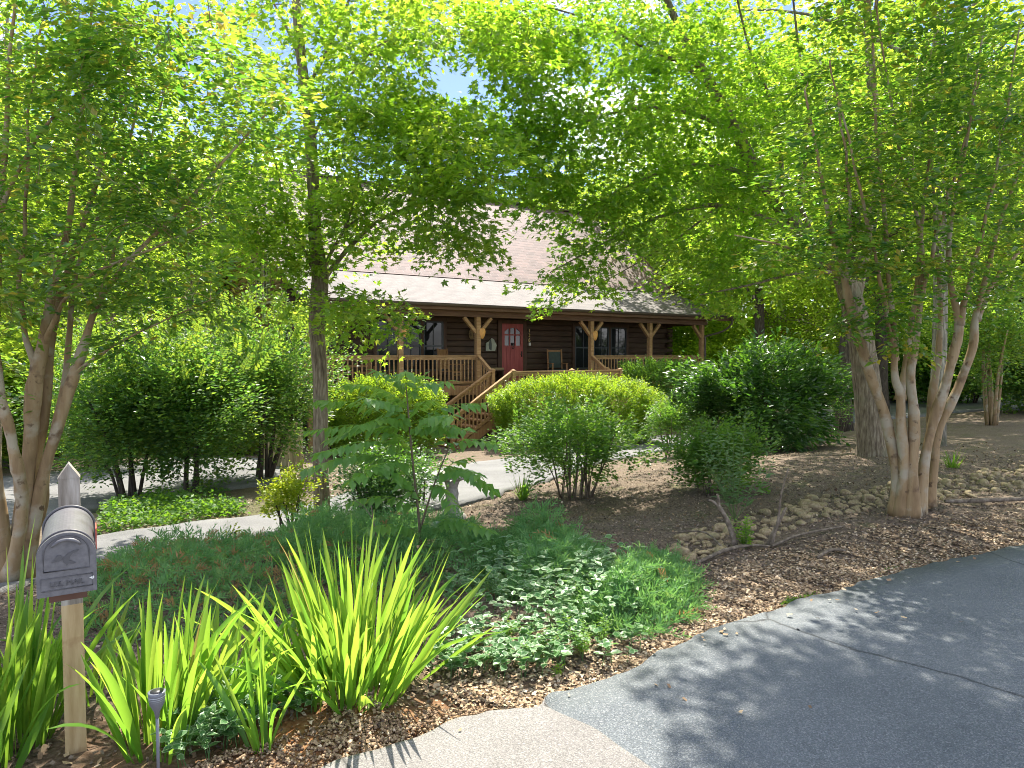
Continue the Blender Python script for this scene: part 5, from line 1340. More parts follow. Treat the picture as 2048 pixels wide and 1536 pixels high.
# local axes: +y away from the road, -y the door side
zt = float(at(139, 925, 2.76)[2] - pb[2])
mb = MB()
pw = .037
mb.prism([(-pw, -pw), (pw, -pw), (pw, pw), (-pw, pw)], 0.62, zt - .06)
mb.build("upper_post", M["postwood"], mbx)
mb = MB(); a = pw + .002
mb.add([(-a, -a, zt - .06), (a, -a, zt - .06), (a, a, zt - .06), (-a, a, zt - .06), (0, -a, zt), (0, a, zt)], [(0, 1, 2, 3)]); b0 = mb.n - 6
mb.L += [np.array([0, 4, 1]), np.array([3, 2, 5]), np.array([0, 3, 5, 4]), np.array([1, 4, 5, 2])]; mb.T += [np.array([3, 3, 4, 4])]; mb.M += [np.zeros(4, np.int32)]
mb.build("post_cap", M["postwood"], mbx)
mb = MB(); mb.prism([(-pw, -pw), (pw, -pw), (pw, pw), (-pw, pw)], -.35, .62); mb.build("lower_post", M["postlow"], mbx)
z0 = float(at(125, 1190, 2.2)[2] - pb[2])          # box floor
yf = -.62; yb = -.17; hw = .08; H = .196; rc = hw
mb = MB(); mb.box((.0, -.3, z0 - .028), (.11, .5, .045)); mb.box((.0, -.08, z0 - .075), (.085, .1, .05)); mb.build("support_arm", M["redwood"], mbx)
th = np.linspace(0, PI, 25)
prof = [(hw, 0)] + [(hw * math.cos(t), H - rc + rc * math.sin(t)) for t in th] + [(-hw, 0)]
XZ = np.array([[1, 0, 0], [0, 0, 1], [0, 1, 0]])   # prism (x, y, z) -> (x, z, y)
mb = MB(); mb.prism(prof, yf + .012, yb, XZ, (0, 0, z0))
mb.build("box_body", M["mailbox"], mbx)
# rolled back rim
def rim(mb, y, k, w):
    P = [(k * x, y, z0 + z * (1 if z < H - rc else 1) + (k - 1) * max(0, z - 0) * .55) for x, z in prof]
    mb.tube(np.array(P), w, 6)
mb = MB(); rim(mb, yb, 1.035, .006); mb.build("rear_rim", M["mailtext"], mbx, True); mb = MB(); rim(mb, yf + .03, 1.02, .004); mb.build("front_rim", M["mailtext"], mbx, True)
def scaled(k, dz): return [(x * k, z * k + dz) for x, z in prof]
mb = MB(); mb.prism(scaled(1.05, -.008), yf - .006, yf + .01, XZ, (0, 0, z0))
door = mb.build("door", M["mailbox"], mbx)
mb = MB()
pr = np.array([(x * .8, yf - .007, z0 + (z * .8 + .033 if z > 0 else .075)) for x, z in prof]); pr = np.r_[pr, pr[:1]]
mb.tube(pr, .0022, 5, False)
q = np.array([(-.072, .012), (.072, .012), (.072, .052), (-.072, .052), (-.072, .012)]); mb.tube(np.c_[q[:, 0], np.full(5, yf - .007), q[:, 1] + z0], .002, 5, False)
mb.build("door_molding", M["mailtext"], door, True)
mb = MB(); t = np.linspace(-.9, .9, 9)
mb.tube(np.c_[.052 * np.sin(t), np.full(9, yf - .016), z0 + .122 + .055 * np.cos(t)], [.003, .005, .006, .006, .006, .006, .006, .005, .003], 8); mb.build("handle", M["mailbox"], door, True)
XT = [[1, 0, 0], [0, 0, -1], [0, 1, 0]]
text_mesh("lettering", "U.S. MAIL", .024, XT, (0, yf - .008, z0 + .03), .002, M["mailtext"], door)
# embossed bird emblem: raised shapes, head to the left and wings swept up to the right
mb = MB()
wing = [(-.004, .004), (.006, .016), (.022, .024), (.040, .026), (.036, .02), (.022, .016), (.014, .006), (.012, -.006), (.03, -.016), (.022, -.02), (.01, -.016), (.004, -.024), (.0, -.016), (-.006, -.01)]
mb.prism(wing, 0, .0028, XT, (-.004, yf - .006, z0 + .112))
hd = [(-.017 + .011 * math.cos(t), .004 + .01 * math.sin(t)) for t in np.linspace(0, 2 * PI, 12, endpoint=False)]
mb.prism(hd, 0, .0034, XT, (-.004, yf - .006, z0 + .112))
mb.prism([(-.027, .0), (-.038, -.006), (-.03, -.008), (-.02, -.005)], 0, .0026, XT, (-.004, yf - .006, z0 + .112))
mb.build("emblem", M["mailtext"], door)
mb = MB(); mb.prism([(.0, .0), (.006, .003), (.009, -.003), (.004, -.01), (.0, -.006), (-.006, -.003)], 0, .0006, XT, (.068, yf - .0065, z0 + .04)); mb.build("paint_chip", M["white"], door)
mb = MB(); mb.box((hw + .006, -.36, z0 + .115), (.004, .03, .09)); mb.box((hw + .006, -.4, z0 + .145), (.004, .1, .035)); mb.build("flag", M["flagred"], mbx)

# ------------------------------------------------------------------ board fence panel near the slim maple
w = at(563, 930, 14.2); zb = float(base_z(w[0], w[1]))
fp = empty("board_panel", (w[0], w[1], zb), .2, "short weathered vertical board panel between the dark shrub and the slim maple", "fence")
for k in range(6):
    mb = MB(); mb.box((-.36 + k * .145, 0, .45 + rng.normal(0, .02)), (.135, .025, 1.0)); mb.build("board", M["fencewood"], fp)
mb = MB(); mb.box((0, .03, .25), (.9, .035, .09)); mb.box((0, .03, .75), (.9, .035, .09)); mb.build("cross_rail", M["fencewood"], fp)

# ------------------------------------------------------------------ log cabin
ZF = .67
house = empty("log_cabin", (-3.6, 20.1, 0), math.radians(32.8), "dark log cabin with a long covered porch and brown shingle roof", "house")
PY = .15
WY = 2.2
X0, X1 = -2.4, 13.55
GZ = -1.4
PBZ = 2.84


def hpart(mb, name, m, parent=None, smooth=False): return mb.build(name, m, parent or house, smooth)


def logs(mb, p0, p1, z0, z1, nrm, course=.21, bulge=.055, seg=5, profile=None):
    """courses of half-round logs between p0 and p1 (xy), clipped by profile(z) -> (t0, t1)"""
    p0 = np.array(p0, float); p1 = np.array(p1, float); nrm = np.array(nrm, float)
    z = z0
    while z < z1 - .01:
        zt_ = min(z + course, z1); th = np.linspace(0, PI, seg + 1)
        t0, t1 = (0, 1) if profile is None else profile((z + zt_) / 2)
        if t1 - t0 > .01:
            a = p0 + (p1 - p0) * t0; b_ = p0 + (p1 - p0) * t1
            zz = z + (zt_ - z) * (1 - np.cos(th)) / 2; off = bulge * np.sin(th) ** .6
            V = np.concatenate([np.c_[a[0] + nrm[0] * off, a[1] + nrm[1] * off, zz], np.c_[b_[0] + nrm[0] * off, b_[1] + nrm[1] * off, zz]])
            i = np.arange(seg)
            mb.add(V, np.stack([i, i + seg + 1, i + seg + 2, i + 1], -1))
        z = zt_


mb = MB(); logs(mb, (X0, WY), (X1, WY), ZF, 4.1, (0, -1)); hpart(mb, "front_wall", M["log"])
RIDGE_Y, RIDGE_Z, BRK_Z = 6.7, 8.32, 4.3
def gable_prof(z):
    if z <= 4.15: return (0, 1)
    f = (z - 4.15) / (RIDGE_Z - .15 - 4.15) * .5
    return (f, 1 - f)
BY = 2 * RIDGE_Y - WY
mb = MB(); logs(mb, (X0, WY), (X0, BY), GZ, RIDGE_Z, (-1, 0), profile=gable_prof); hpart(mb, "side_wall", M["logside"])
mb = MB(); logs(mb, (X1, WY), (X1, BY), GZ, RIDGE_Z, (1, 0), profile=gable_prof); hpart(mb, "side_wall", M["log"])
mb = MB(); mb.box(((X0 + X1) / 2, BY, 1.4), (X1 - X0, .2, 5.6)); hpart(mb, "rear_wall", M["log"])
# log tails at the corners
mb = MB()
z = ZF + .02; k = 0
while z < 3.9:
    if k % 2: mb.tube([(X1, WY, z + .1), (X1 + .32, WY, z + .1)], .1, 10)
    else: mb.tube([(X1, WY, z + .1), (X1, WY - .3, z + .1)], .1, 10)
    z += .21; k += 1
hpart(mb, "corner_log_ends", M["log"], smooth=True)
# roofs (slabs with thickness)
def slab(quad, t, name, m, parent=None):
    q = np.array(quad, float); n_ = np.cross(q[1] - q[0], q[3] - q[0]); n_ /= np.linalg.norm(n_)
    if n_[2] < 0: n_ = -n_
    mb = MB(); V = np.concatenate([q, q - n_ * t])
    mb.add(V, [(0, 1, 2, 3), (7, 6, 5, 4), (0, 4, 5, 1), (1, 5, 6, 2), (2, 6, 7, 3), (3, 7, 4, 0)])
    return hpart(mb, name, m, parent)


rx0, rx1 = X0 - .45, X1 + .45
slab([(rx0, WY, BRK_Z), (rx1, WY, BRK_Z), (rx1, RIDGE_Y, RIDGE_Z), (rx0, RIDGE_Y, RIDGE_Z)], .14, "main_roof", M["shingle"])
slab([(rx0, BY + .5, BRK_Z - .45), (rx1, BY + .5, BRK_Z - .45), (rx1, RIDGE_Y, RIDGE_Z - .003), (rx0, RIDGE_Y, RIDGE_Z - .003)], .14, "rear_roof", M["shingle"])
slab([(X0 - .25, -.38, 3.2), (14.85, -.38, 3.2), (rx1 + .02, WY + .1, BRK_Z + .015), (X0 - .25, WY + .1, BRK_Z + .015)], .1, "porch_roof", M["shingle2"])
slab([(14.85, -.38, 3.2), (14.85, WY + 2.5, 3.2), (rx1 + .02, WY + 2.5, 3.9), (rx1 + .02, WY + .1, BRK_Z + .012)], .1, "porch_roof_return", M["shingle2"])
mb = MB(); mb.bar((rx0, RIDGE_Y, RIDGE_Z + .02), (rx1, RIDGE_Y, RIDGE_Z + .02), .3, .05); hpart(mb, "ridge_cap", M["gutter"])
for xx in (rx0 - .02, rx1 + .02):
    mb = MB(); mb.bar((xx, WY, BRK_Z - .1), (xx, RIDGE_Y, RIDGE_Z - .1), .04, .24); mb.bar((xx, BY + .5, BRK_Z - .55), (xx, RIDGE_Y, RIDGE_Z - .1), .04, .22)
    hpart(mb, "rake_board", M["beamwood"])
# porch ceiling, beam, fascia, gutter
mb = MB(); mb.box(((X0 + 14.3) / 2, (WY + .1) / 2 - .1, 3.07), (14.3 - X0, WY + .1, .04)); hpart(mb, "porch_ceiling", M["soffit"])
mb = MB(); mb.box(((X0 + 13.6) / 2 - .05, PY, PBZ + .11), (13.6 - X0 + .3, .16, .22)); hpart(mb, "porch_beam", M["beamwood"])
mb = MB(); mb.box((13.45, PY + 1.1, PBZ + .108), (.16, 2.0, .22)); hpart(mb, "porch_beam", M["beamwood"])
mb = MB(); mb.box(((X0 + 14.85) / 2 - .12, -.3, 3.09), (14.85 - X0 + .2, .04, .16)); hpart(mb, "fascia", M["beamwood"])
mb = MB(); n_ = 7; th = np.linspace(0, PI, n_)
V = np.concatenate([np.c_[np.full(n_, xx), -.395 - .055 * np.cos(th) + .0, 3.175 - .075 * np.sin(th)] for xx in (X0 - .27, 14.87)])
i = np.arange(n_ - 1); mb.add(V, np.stack([i, i + 1, i + n_ + 1, i + n_], -1)); hpart(mb, "gutter", M["gutter"], smooth=True)
mb = MB(); mb.tube(smooth_path([(14.6, -.39, 3.1), (14.6, -.39, 2.9), (14.3, -.2, 2.6), (13.62, PY - .05, 2.38), (13.6, PY - .06, 2.2), (13.6, PY - .06, 0), (13.6, PY - .06, -.9)], 40), .042, 8); hpart(mb, "downspout", M["gutter"], smooth=True)
# floor
mb = MB(); mb.box(((X0 + 13.6) / 2, WY / 2, ZF - .04), (13.6 - X0, WY + .1, .06)); hpart(mb, "porch_floor", M["deckwood"])
mb = MB(); mb.box(((X0 + 13.6) / 2, -.06, ZF - .16), (13.6 - X0, .05, .26)); hpart(mb, "rim_board", M["deckwood"])
mb = MB()
for k in range(int((13.6 - X0) / .16)):
    mb.box((X0 + .08 + k * .16, .1, -.35), (.12, .02, 1.5))
hpart(mb, "porch_skirting", M["trim"])
mb = MB(); mb.box(((X0 + 13.6) / 2, .2, -.4), (13.6 - X0, .02, 1.75)); hpart(mb, "skirting_backing", M["black"])
# posts with braces
POSTS = [-2.3, .4, 3.07, 7.74, 10.6, 13.45]
for k, px_ in enumerate(POSTS):
    mb = MB(); mb.box((px_, PY, (GZ + PBZ) / 2 if k in (0, 1, 2, 3, 4, 5) else 0), (.15, .15, PBZ - GZ)); post = hpart(mb, "porch_post", M["railwood"])
    for s_ in ((1,) if k == 0 else (-1,) if k == 5 else (-1, 1)):
        mb = MB(); mb.bar((px_ + s_ * .06, PY, PBZ - .5), (px_ + s_ * .5, PY, PBZ - .02), .1, .11, (0, 1, 0)); hpart(mb, "brace", M["railwood"], post)


BAL = MB(); BAL.box((0, 0, .36), (.036, .036, .74)); BALO = BAL.build("baluster", M["railwood"], link=False).data


def railing(a, b_, za, zb_, name="railing", top=.93, step=.135, capw=.1):
    """sloping or level rail between a and b (xy) whose feet stand at za, zb"""
    a3 = np.array([*a, za], float); b3 = np.array([*b_, zb_], float)
    mb = MB(); mb.bar(a3 + [0, 0, top], b3 + [0, 0, top], capw, .04); mb.bar(a3 + [0, 0, top - .075], b3 + [0, 0, top - .075], .04, .085); mb.bar(a3 + [0, 0, .1], b3 + [0, 0, .1], .05, .08)
    r = hpart(mb, name, M["railwood"])
    L = np.linalg.norm((b3 - a3)[:2]); n = int(L / step)
    for k in range(1, n):
        p_ = a3 + (b3 - a3) * k / n
        o = bpy.data.objects.new("baluster", BALO); COL.objects.link(o); o.parent = r; o.location = (float(p_[0]), float(p_[1] - .03 if a[1] == b_[1] else p_[1]), float(p_[2] + .11))
    return r


railing((-2.22, PY), (.32, PY), ZF, ZF); railing((.48, PY), (2.99, PY), ZF, ZF); railing((7.82, PY), (10.52, PY), ZF, ZF); railing((10.68, PY), (13.37, PY), ZF, ZF)
railing((X0 + .1, PY + .1), (X0 + .1, WY - .1), ZF, ZF)
# steps from the porch to the landing, landing, stair to the left
LZ = .2
for k, (zz, y0) in enumerate([(ZF - .16, -.05), (ZF - .32, -.33)]):
    mb = MB(); mb.box((5.4, y0 - .15, zz - .02), (4.5, .3, .045)); mb.box((5.4, y0 - .03, zz - .1), (4.5, .025, .15)); hpart(mb, "porch_step", M["deckwood"])
mb = MB()
for k in range(14): mb.box((5.4, -.42 - .05 - k * .115, LZ - .02), (4.7, .108, .04))
hpart(mb, "landing", M["deckwood"])
mb = MB(); mb.box((5.4, -2.03, LZ - .16), (4.7, .05, .24)); mb.box((3.06, -1.9, LZ - .17), (.05, .3, .24)); hpart(mb, "landing_skirt", M["deckwood"])
NEW = [(3.07, -.78), (3.07, -1.95), (5.25, -1.95), (7.7, -.78), (7.25, -1.95)]
for x_, y_ in NEW:
    mb = MB(); mb.box((x_, y_, (LZ + .95 + GZ) / 2), (.11, .11, LZ + .95 - GZ)); nw = hpart(mb, "newel_post", M["railwood"])
    mb = MB(); z_ = LZ + .95; q = .066
    mb.box((x_, y_, z_ + .012), (.135, .135, .025))
    V = [(x_ - q, y_ - q, z_ + .024), (x_ + q, y_ - q, z_ + .024), (x_ + q, y_ + q, z_ + .024), (x_ - q, y_ + q, z_ + .024), (x_, y_, z_ + .07)]
    mb.add(V, [(0, 1, 4), (1, 2, 4), (2, 3, 4), (3, 0, 4)]); hpart(mb, "post_cap", M["railwood"], nw)
railing((3.07, PY - .08), (3.07, -.72), ZF, LZ, "stair_railing"); railing((7.74, PY - .08), (7.74, -.72), ZF, LZ, "stair_railing")
railing((3.13, -1.95), (5.2, -1.95), LZ, LZ, "landing_railing"); railing((5.3, -1.95), (7.2, -1.95), LZ, LZ, "landing_railing"); railing((7.7, -.84), (7.28, -1.9), LZ, LZ, "landing_railing")
SX = 1.05; SZ = -1.05
railing((3.0, -.78), (SX, -.78), LZ, SZ, "stair_railing", .93, .13, .12); railing((3.0, -1.95), (SX, -1.95), LZ, SZ, "stair_railing", .93, .13, .12)
for k in range(7):
    f = (k + 1) / 7.5; mb = MB()
    mb.box((3.07 - f * 2.05, -1.37, LZ + (SZ - LZ) * f), (.29, 1.12, .04)); mb.box((3.2 - f * 2.05, -1.37, LZ + (SZ - LZ) * f - .09), (.02, 1.1, .14)); hpart(mb, "stair_step", M["reddoor"] if False else M["deckwood"])
for y_ in (-.8, -1.93):
    mb = MB(); mb.bar((3.07, y_, LZ - .12), (SX, y_, SZ - .12), .04, .24); hpart(mb, "stringer", M["deckwood"])
    mb = MB(); mb.box((SX, y_, SZ + .2), (.1, .1, 1.35)); hpart(mb, "newel_post", M["railwood"])


# windows and door
def window(x0, x1, z0, z1, units, wall="front", cols=2, rows=2):
    d = .075
    def B(mb, xa, xb, za, zb_, y0, t):
        if wall == "front": mb.box(((xa + xb) / 2, WY - y0, (za + zb_) / 2), (xb - xa, t, zb_ - za))
        else: mb.box((X0 - y0, (xa + xb) / 2, (za + zb_) / 2), (t, xb - xa, zb_ - za))
    tr = .13
    mb = MB()
    B(mb, x0 - tr, x0, z0 - tr, z1 + tr, d, .06); B(mb, x1, x1 + tr, z0 - tr, z1 + tr, d, .06)
    B(mb, x0, x1, z1, z1 + tr, d, .06); B(mb, x0, x1, z0 - tr, z0, d, .06)
    w_ = (x1 - x0) / units
    for u in range(1, units): B(mb, x0 + u * w_ - .05, x0 + u * w_ + .05, z0, z1, d, .058)
    fr = hpart(mb, "window", M["trim"] if wall == "front" else M["beamwood"])
    for u in range(units):
        a = x0 + u * w_ + (.05 if u else 0); b_ = x0 + (u + 1) * w_ - (.05 if u < units - 1 else 0)
        mb = MB(); s_ = .05; zm = (z0 + z1) / 2
        B(mb, a, a + s_, z0, z1, d, .05); B(mb, b_ - s_, b_, z0, z1, d, .05); B(mb, a + s_, b_ - s_, z0, z0 + s_, d, .05); B(mb, a + s_, b_ - s_, z1 - s_, z1, d, .05); B(mb, a + s_, b_ - s_, zm - .025, zm + .025, d, .05)
        for c_ in range(1, cols): xx = a + (b_ - a) * c_ / cols; B(mb, xx - .011, xx + .011, z0 + s_, z1 - s_, d + .012, .014)
        for r_ in range(1, rows):
            if rows == 2: continue
            zz = z0 + (z1 - z0) * r_ / rows; B(mb, a + s_, b_ - s_, zz - .011, zz + .011, d + .011, .014)
        mb.build("sash", M["darkframe"] if wall == "front" else M["whitetrim"], fr)
        mb = MB(); B(mb, a + .01, b_ - .01, z0 + .01, z1 - .01, d - .01, .012); mb.build("pane", M["glass"], fr)
    return fr


window(.45, 2.85, 1.1, 2.78, 3)
window(8.55, 11.2, 1.1, 2.75, 3)
wn = window(WY + 1.5, WY + 4.6, 3.45, 4.95, 3, "side", 2, 4)
mb = MB(); mb.box((X0 - .11, WY + 3.05, 3.3), (.14, 3.5, .07)); mb.build("sill", M["whitetrim"], wn)
window(WY + 1.5, WY + 3.1, 1.1, 2.4, 2, "side", 2, 3)
dx0, dx1, dz1 = 5.2, 6.12, 2.77
mb = MB()
mb.box((dx0 - .08, WY - .085, (ZF + dz1) / 2 + .06), (.16, .06, dz1 - ZF + .14)); mb.box((dx1 + .08, WY - .085, (ZF + dz1) / 2 + .06), (.16, .06, dz1 - ZF + .14)); mb.box(((dx0 + dx1) / 2, WY - .084, dz1 + .07), (dx1 - dx0, .06, .14))
hpart(mb, "door_frame", M["trim"])
dw = dx1 - dx0; cxd = (dx0 + dx1) / 2
mb = MB()
mb.box((cxd, WY - .075, ZF + .66), (dw - .01, .05, 1.3))
for k in range(5): mb.box((dx0 + dw * (k + .5) / 5, WY - .104, ZF + .64), (dw / 5 - .012, .012, 1.22))
za, zb_ = ZF + 1.31, dz1
mb.box((dx0 + .06, WY - .08, (za + zb_) / 2), (.11, .05, zb_ - za)); mb.box((dx1 - .06, WY - .08, (za + zb_) / 2), (.11, .05, zb_ - za))
mb.box((cxd, WY - .08, zb_ - .075), (dw - .23, .05, .15)); mb.box((cxd, WY - .08, za + .39), (dw - .23, .05, .05))
for s_ in (-1, 1): mb.box((cxd + s_ * .12, WY - .08, (za + zb_ - .15) / 2), (.045, .05, zb_ - .15 - za))
for s_ in (-1, 1):   # curved shoulders of the arch
    pts = [(cxd + s_ * (dw / 2 - .115), zb_ - .15)] + [(cxd + s_ * (dw / 2 - .115 - .2 * math.sin(t)), zb_ - .15 - .13 + .13 * math.sin(t)) for t in np.linspace(0, PI / 2, 7)]
    if s_ > 0: pts = pts[::-1]
    mb.prism(pts, WY - .105, WY - .056, XZ)
door = hpart(mb, "front_door", M["reddoor"])
for c_ in range(3):
    for r_ in range(2):
        mb = MB(); xa = cxd + (c_ - 1) * .235; mb.box((xa, WY - .07, za + .19 + r_ * .42), (.24, .012, .42)); mb.build("pane", M["glass"], door)
mb = MB(); mb.tube(smooth_path([(cxd, WY - .12, za + .02), (cxd - .05, WY - .14, za - .05), (cxd, WY - .15, za - .12), (cxd + .05, WY - .14, za - .05), (cxd, WY - .12, za + .02)], 17), .012, 6); mb.box((cxd, WY - .115, za + .06), (.07, .02, .08)); mb.build("knocker", M["black"], door, True)
mb = MB(); mb.box((dx1 - .07, WY - .12, ZF + 1.0), (.04, .03, .2)); mb.tube([(dx1 - .07, WY - .14, ZF + 1.0), (dx1 - .16, WY - .15, ZF + 1.0)], .012, 8); mb.build("handle", M["black"], door, True)
for k, ch in enumerate("136"):
    text_mesh("house_number", ch, .19, XT, (6.42, WY - .07, 2.53 - k * .17), .008, M["brass"], house)
mb = MB(); mb.box((6.44, WY - .07, 2.04), (.08, .03, .11)); hpart(mb, "doorbell", M["white"])


def hw(x, y, z): return np.array(house.matrix_world @ Vector((x, y, z))) if False else np.array(Matrix.Translation((-3.6, 20.1, 0)) @ Matrix.Rotation(math.radians(32.8), 4, "Z") @ Vector((x, y, z)))


HR = math.radians(32.8)
# egg shaped ornaments on the posts
for px_, lab in [(.4, "orange egg-shaped ornament on the porch post half hidden by maple leaves"), (3.07, "orange egg-shaped ornament on the porch post left of the red door"), (7.74, "orange egg-shaped ornament on the porch post right of the red door")]:
    mb = MB(); lathe(mb, [(.0, -.19), (.03, -.185), (.07, -.13), (.105, -.04), (.118, .04), (.1, .11), (.06, .15), (0, .165)], 20)
    V = mb.V[0]; V[:, 1] *= .45
    o = mb.build("egg_ornament", M["orange"], smooth=True); w = hw(px_ + .14, PY - .06, PBZ - .5)
    o.location = tuple(w.tolist()); o.rotation_euler = (0, 0, HR)
    tag(o, lab, "ornament", "egg ornaments on the porch posts")
# woven basket hanging on the wall
w = hw(3.95, WY - .17, 2.36); bk = empty("wall_basket", w, HR, "oval woven basket hanging on the log wall left of the door", "basket")
mb = MB()
for k in range(9):
    a = PI * (k / 8) ; rr = .14
    t = np.linspace(-1, 1, 12)
    mb.tube(np.c_[-rr * math.cos(a) * np.sqrt(np.clip(1 - t ** 2 * .8, 0, 1)), -.1 * math.sin(a) * np.sqrt(np.clip(1 - t ** 2 * .8, 0, 1)), t * .19 - .02 * t], .013, 6)
mb.build("basket_ribs", M["wicker"], bk, True)
mb = MB(); th = np.linspace(0, 2 * PI, 18)
for z_, r_ in ((.05, .135), (-.06, .13), (.19, .08)): mb.tube(np.c_[r_ * np.cos(th), -.02 - .07 * np.abs(np.sin(th)), np.full(18, z_)], .012, 6, False)
mb.tube(smooth_path([(-.06, -.02, .19), (0, -.02, .28), (.06, -.02, .19)], 9), .009, 6); mb.build("basket_hoops", M["wicker"], bk, True)
# slate picture
w = hw(4.72, WY - .11, 2.0); sl = empty("slate_plaque", w, HR, "angular pale slate plaque leaning on the wall beside the red door", "plaque")
mb = MB(); mb.prism([(-.2, -.22), (.17, -.22), (.24, -.02), (.12, .2), (.03, .24), (-.09, .12), (-.2, .06)], 0, .03, XT, (0, 0, 0)); mb.build("slab", M["slate"], sl)
mb = MB(); mb.prism([(-.08, -.16), (.02, -.2), (.03, .0), (.0, .2), (-.06, .14), (-.1, .0)], .03, .036, XT, (0, 0, 0)); mb.build("dark_stripe", M["slatedark"], sl)
# bench shelf by the door
w = hw(4.75, WY - .32, ZF); bs = empty("boot_bench", w, HR, "small dark bench with a tan cushion below the slate plaque", "bench")
mb = MB(); mb.box((0, 0, .42), (.62, .36, .05)); mb.build("seat", M["trim"], bs)
mb = MB(); mb.box((0, 0, .48), (.58, .33, .07)); mb.build("cushion", M["wicker"], bs)
for sx in (-.27, .27):
    mb = MB(); mb.box((sx, 0, .2), (.05, .32, .39)); mb.build("leg", M["trim"], bs)


def rocker(x, y, rz, label, sling):
    w = hw(x, y, ZF); r = empty("rocking_chair", w, HR + rz, label, "rocking chair", "rocking chairs on the porch")
    for s_ in (-.27, .27):
        mb = MB(); mb.bar((s_, .22, .08), (s_, .34, 1.18), .045, .045, (0, 1, 0)); mb.build("back_post", M["deckwood"], r)
        mb = MB(); mb.bar((s_, -.26, .06), (s_, -.26, .64), .045, .045, (0, 1, 0)); mb.build("leg", M["deckwood"], r)
        mb = MB(); mb.box((s_, -.02, .655), (.07, .6, .03)); mb.build("armrest", M["deckwood"], r)
        t = np.linspace(-.55, .62, 12); mb = MB(); mb.tube(np.c_[np.full(12, s_), t, .03 + .16 * t ** 2], .022, 6); mb.build("rocker_runner", M["deckwood"], r, True)
    mb = MB(); mb.box((0, -.02, .42), (.52, .5, .035)); mb.box((0, -.27, .4), (.5, .04, .07)); mb.build("seat", sling, r)
    mb = MB(); mb.bar((0, .25, .5), (0, .335, 1.1), .44, .025, (0, 1, 0)); mb.build("backrest", sling, r)
    mb = MB(); mb.bar((-.25, .335, 1.12), (.25, .335, 1.12), .03, .06); mb.bar((-.25, -.26, .3), (.25, -.26, .3), .03, .03); mb.build("crossbar", M["deckwood"], r)


rocker(7.1, 1.3, -.3, "wooden rocking chair with dark green back right of the red door", M["sling"])
rocker(2.7, 1.3, .5, "wooden rocking chair behind the railing left of the door", M["deckwood"])
w = hw(-.75, 1.2, ZF); bn = empty("porch_bench", w, HR + .05, "wooden bench behind the left porch railing", "bench")
mb = MB(); mb.box((0, 0, .42), (1.5, .45, .05)); mb.build("seat", M["deckwood"], bn)
mb = MB(); mb.box((0, .22, .82), (1.5, .04, .09)); mb.box((0, .22, .62), (1.5, .04, .07)); mb.build("backrest", M["deckwood"], bn)
for sx in (-.68, .68):
    for y_, h_ in ((-.18, .62), (.22, .86)):
        mb = MB(); mb.box((sx, y_, h_ / 2), (.06, .06, h_)); mb.build("leg", M["deckwood"], bn)

# ------------------------------------------------------------------ other buildings
w = at(255, 700, 27.0); zb = float(base_z(w[0], w[1]))
gr = empty("garage", (w[0], w[1], zb), .5, "low wooden outbuilding with a pinkish brown roof behind the left trees", "outbuilding")
mb = MB(); mb.box((0, 2.5, 1.45), (5.6, 5, 2.9)); mb.build("wall", M["logside"], gr)
for s_, y0, y1 in ((1, -.5, 2.5), (-1, 5.5, 2.5)):
    mb = MB(); q = np.array([(-3.2, y0, 2.85), (3.2, y0, 2.85), (3.2, y1, 4.6), (-3.2, y1, 4.6)]); V = np.concatenate([q, q - [0, 0, .12]])
    mb.add(V, [(0, 1, 2, 3), (7, 6, 5, 4), (0, 4, 5, 1), (1, 5, 6, 2), (2, 6, 7, 3), (3, 7, 4, 0)]); mb.build("roof", M["shingle"], gr)
mb = MB(); mb.box((-1.1, -.03, 1.1), (2.4, .06, 2.2)); mb.build("garage_door", M["whitetrim"], gr)
w = at(1590, 700, 47.0); zb = float(base_z(w[0], w[1]))
rb = empty("red_shed", (w[0], w[1], zb), -.2, "red building glimpsed far off through the trees on the right", "outbuilding")
mb = MB(); mb.box((0, 2, 1.9), (4.6, 4, 3.8)); mb.build("wall", M["redmetal"], rb)
for y0, y1 in ((-.4, 2), (4.4, 2)):
    mb = MB(); q = np.array([(-2.6, y0, 3.7), (2.6, y0, 3.7), (2.6, y1, 5.2), (-2.6, y1, 5.2)]); V = np.concatenate([q, q - [0, 0, .12]])
    mb.add(V, [(0, 1, 2, 3), (7, 6, 5, 4), (0, 4, 5, 1), (1, 5, 6, 2), (2, 6, 7, 3), (3, 7, 4, 0)]); mb.build("roof", M["shingle"], rb)
mb = MB(); mb.box((-1, -.03, 1.1), (1.0, .05, 2.1)); mb.build("door", M["whitetrim"], rb)

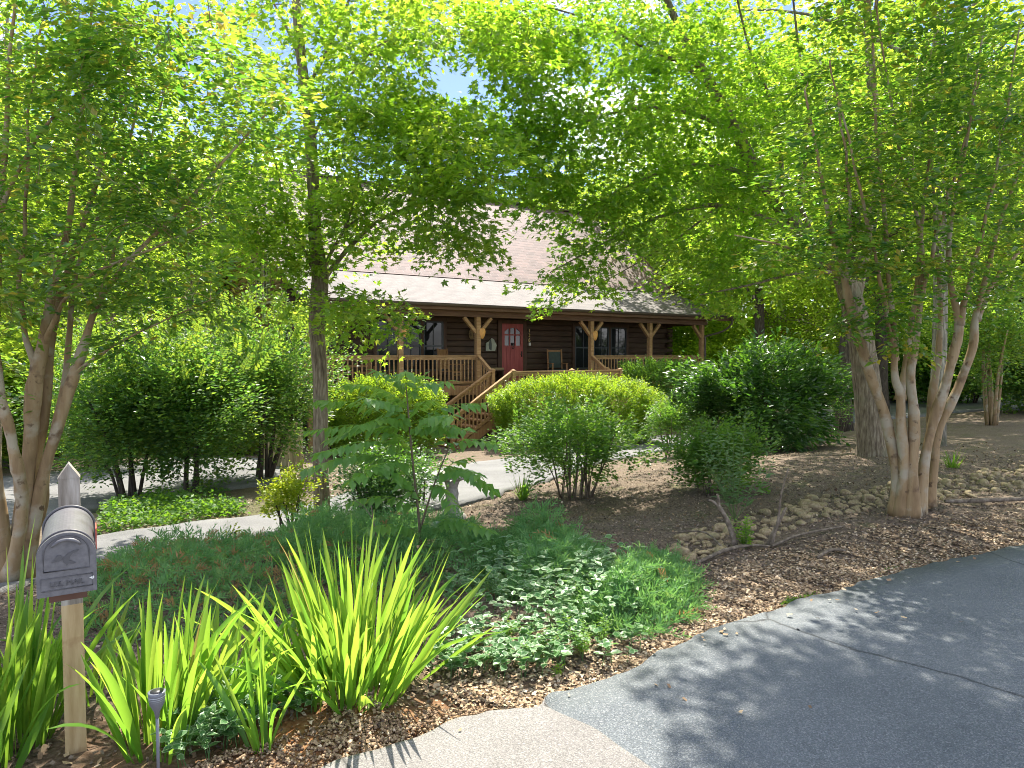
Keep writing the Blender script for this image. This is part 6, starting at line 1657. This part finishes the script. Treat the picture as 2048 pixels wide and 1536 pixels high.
# ------------------------------------------------------------------ light
SUN_EL, SUN_AZ = math.radians(57), math.radians(4)
sd = Vector((math.sin(SUN_AZ) * math.cos(SUN_EL), math.cos(SUN_AZ) * math.cos(SUN_EL), math.sin(SUN_EL)))
sl = bpy.data.lights.new("sun", "SUN"); sl.energy = 3.8; sl.angle = math.radians(.55); sl.color = (1, .94, .84)
so = bpy.data.objects.new("sun", sl); COL.objects.link(so); so.rotation_euler = sd.to_track_quat("Z", "Y").to_euler(); so.location = (0, 20, 40)
W = bpy.data.worlds.new("World"); SC.world = W; W.use_nodes = True
nt = W.node_tree; nt.nodes.clear()
sky = N(nt, "ShaderNodeTexSky", sky_type="NISHITA"); sky.sun_disc = False; sky.sun_elevation = SUN_EL; sky.sun_rotation = SUN_AZ; sky.air_density = 1.0; sky.dust_density = .2; sky.ozone_density = 1.6
bg = N(nt, "ShaderNodeBackground"); bg.inputs[1].default_value = .075
tc = N(nt, "ShaderNodeTexCoord"); mp = N(nt, "ShaderNodeMapping"); mp.inputs["Scale"].default_value = (1, 1, 2.2); mp.inputs["Location"].default_value = (.35, .2, .1)
nz = N(nt, "ShaderNodeTexNoise"); nz.inputs["Scale"].default_value = 2.6; nz.inputs["Detail"].default_value = 9; nz.inputs["Roughness"].default_value = .58
nt.links.new(tc.outputs["Generated"], mp.inputs[0]); nt.links.new(mp.outputs[0], nz.inputs["Vector"])
cl = N(nt, "ShaderNodeMapRange"); cl.inputs[1].default_value = .5; cl.inputs[2].default_value = .66
nt.links.new(nz.outputs["Fac"], cl.inputs[0])
mx = N(nt, "ShaderNodeMix", data_type="RGBA"); mx.inputs[7].default_value = (21, 21, 21.2, 1)
nt.links.new(cl.outputs[0], mx.inputs[0]); tn = N(nt, "ShaderNodeMix", data_type="RGBA", blend_type="MULTIPLY"); tn.inputs[0].default_value = 1; tn.inputs[7].default_value = (.78, .76, 1.0, 1); nt.links.new(sky.outputs[0], tn.inputs[6]); nt.links.new(tn.outputs[2], mx.inputs[6]); nt.links.new(mx.outputs[2], bg.inputs[0])
wo = N(nt, "ShaderNodeOutputWorld"); nt.links.new(bg.outputs[0], wo.inputs[0])

SC.view_settings.view_transform = "Standard"; SC.view_settings.look = "None"; SC.view_settings.exposure = 1.85; SC.view_settings.gamma = 1.0
SC.render.engine = "CYCLES"
cy = SC.cycles
cy.filter_width = .95; cy.max_bounces = 12; cy.diffuse_bounces = 5; cy.glossy_bounces = 3; cy.transmission_bounces = 7; cy.transparent_max_bounces = 8
cy.sample_clamp_indirect = 6; cy.use_denoising = True; cy.caustics_reflective = False; cy.caustics_refractive = False
try: cy.denoiser = "OPENIMAGEDENOISE"
except Exception: pass
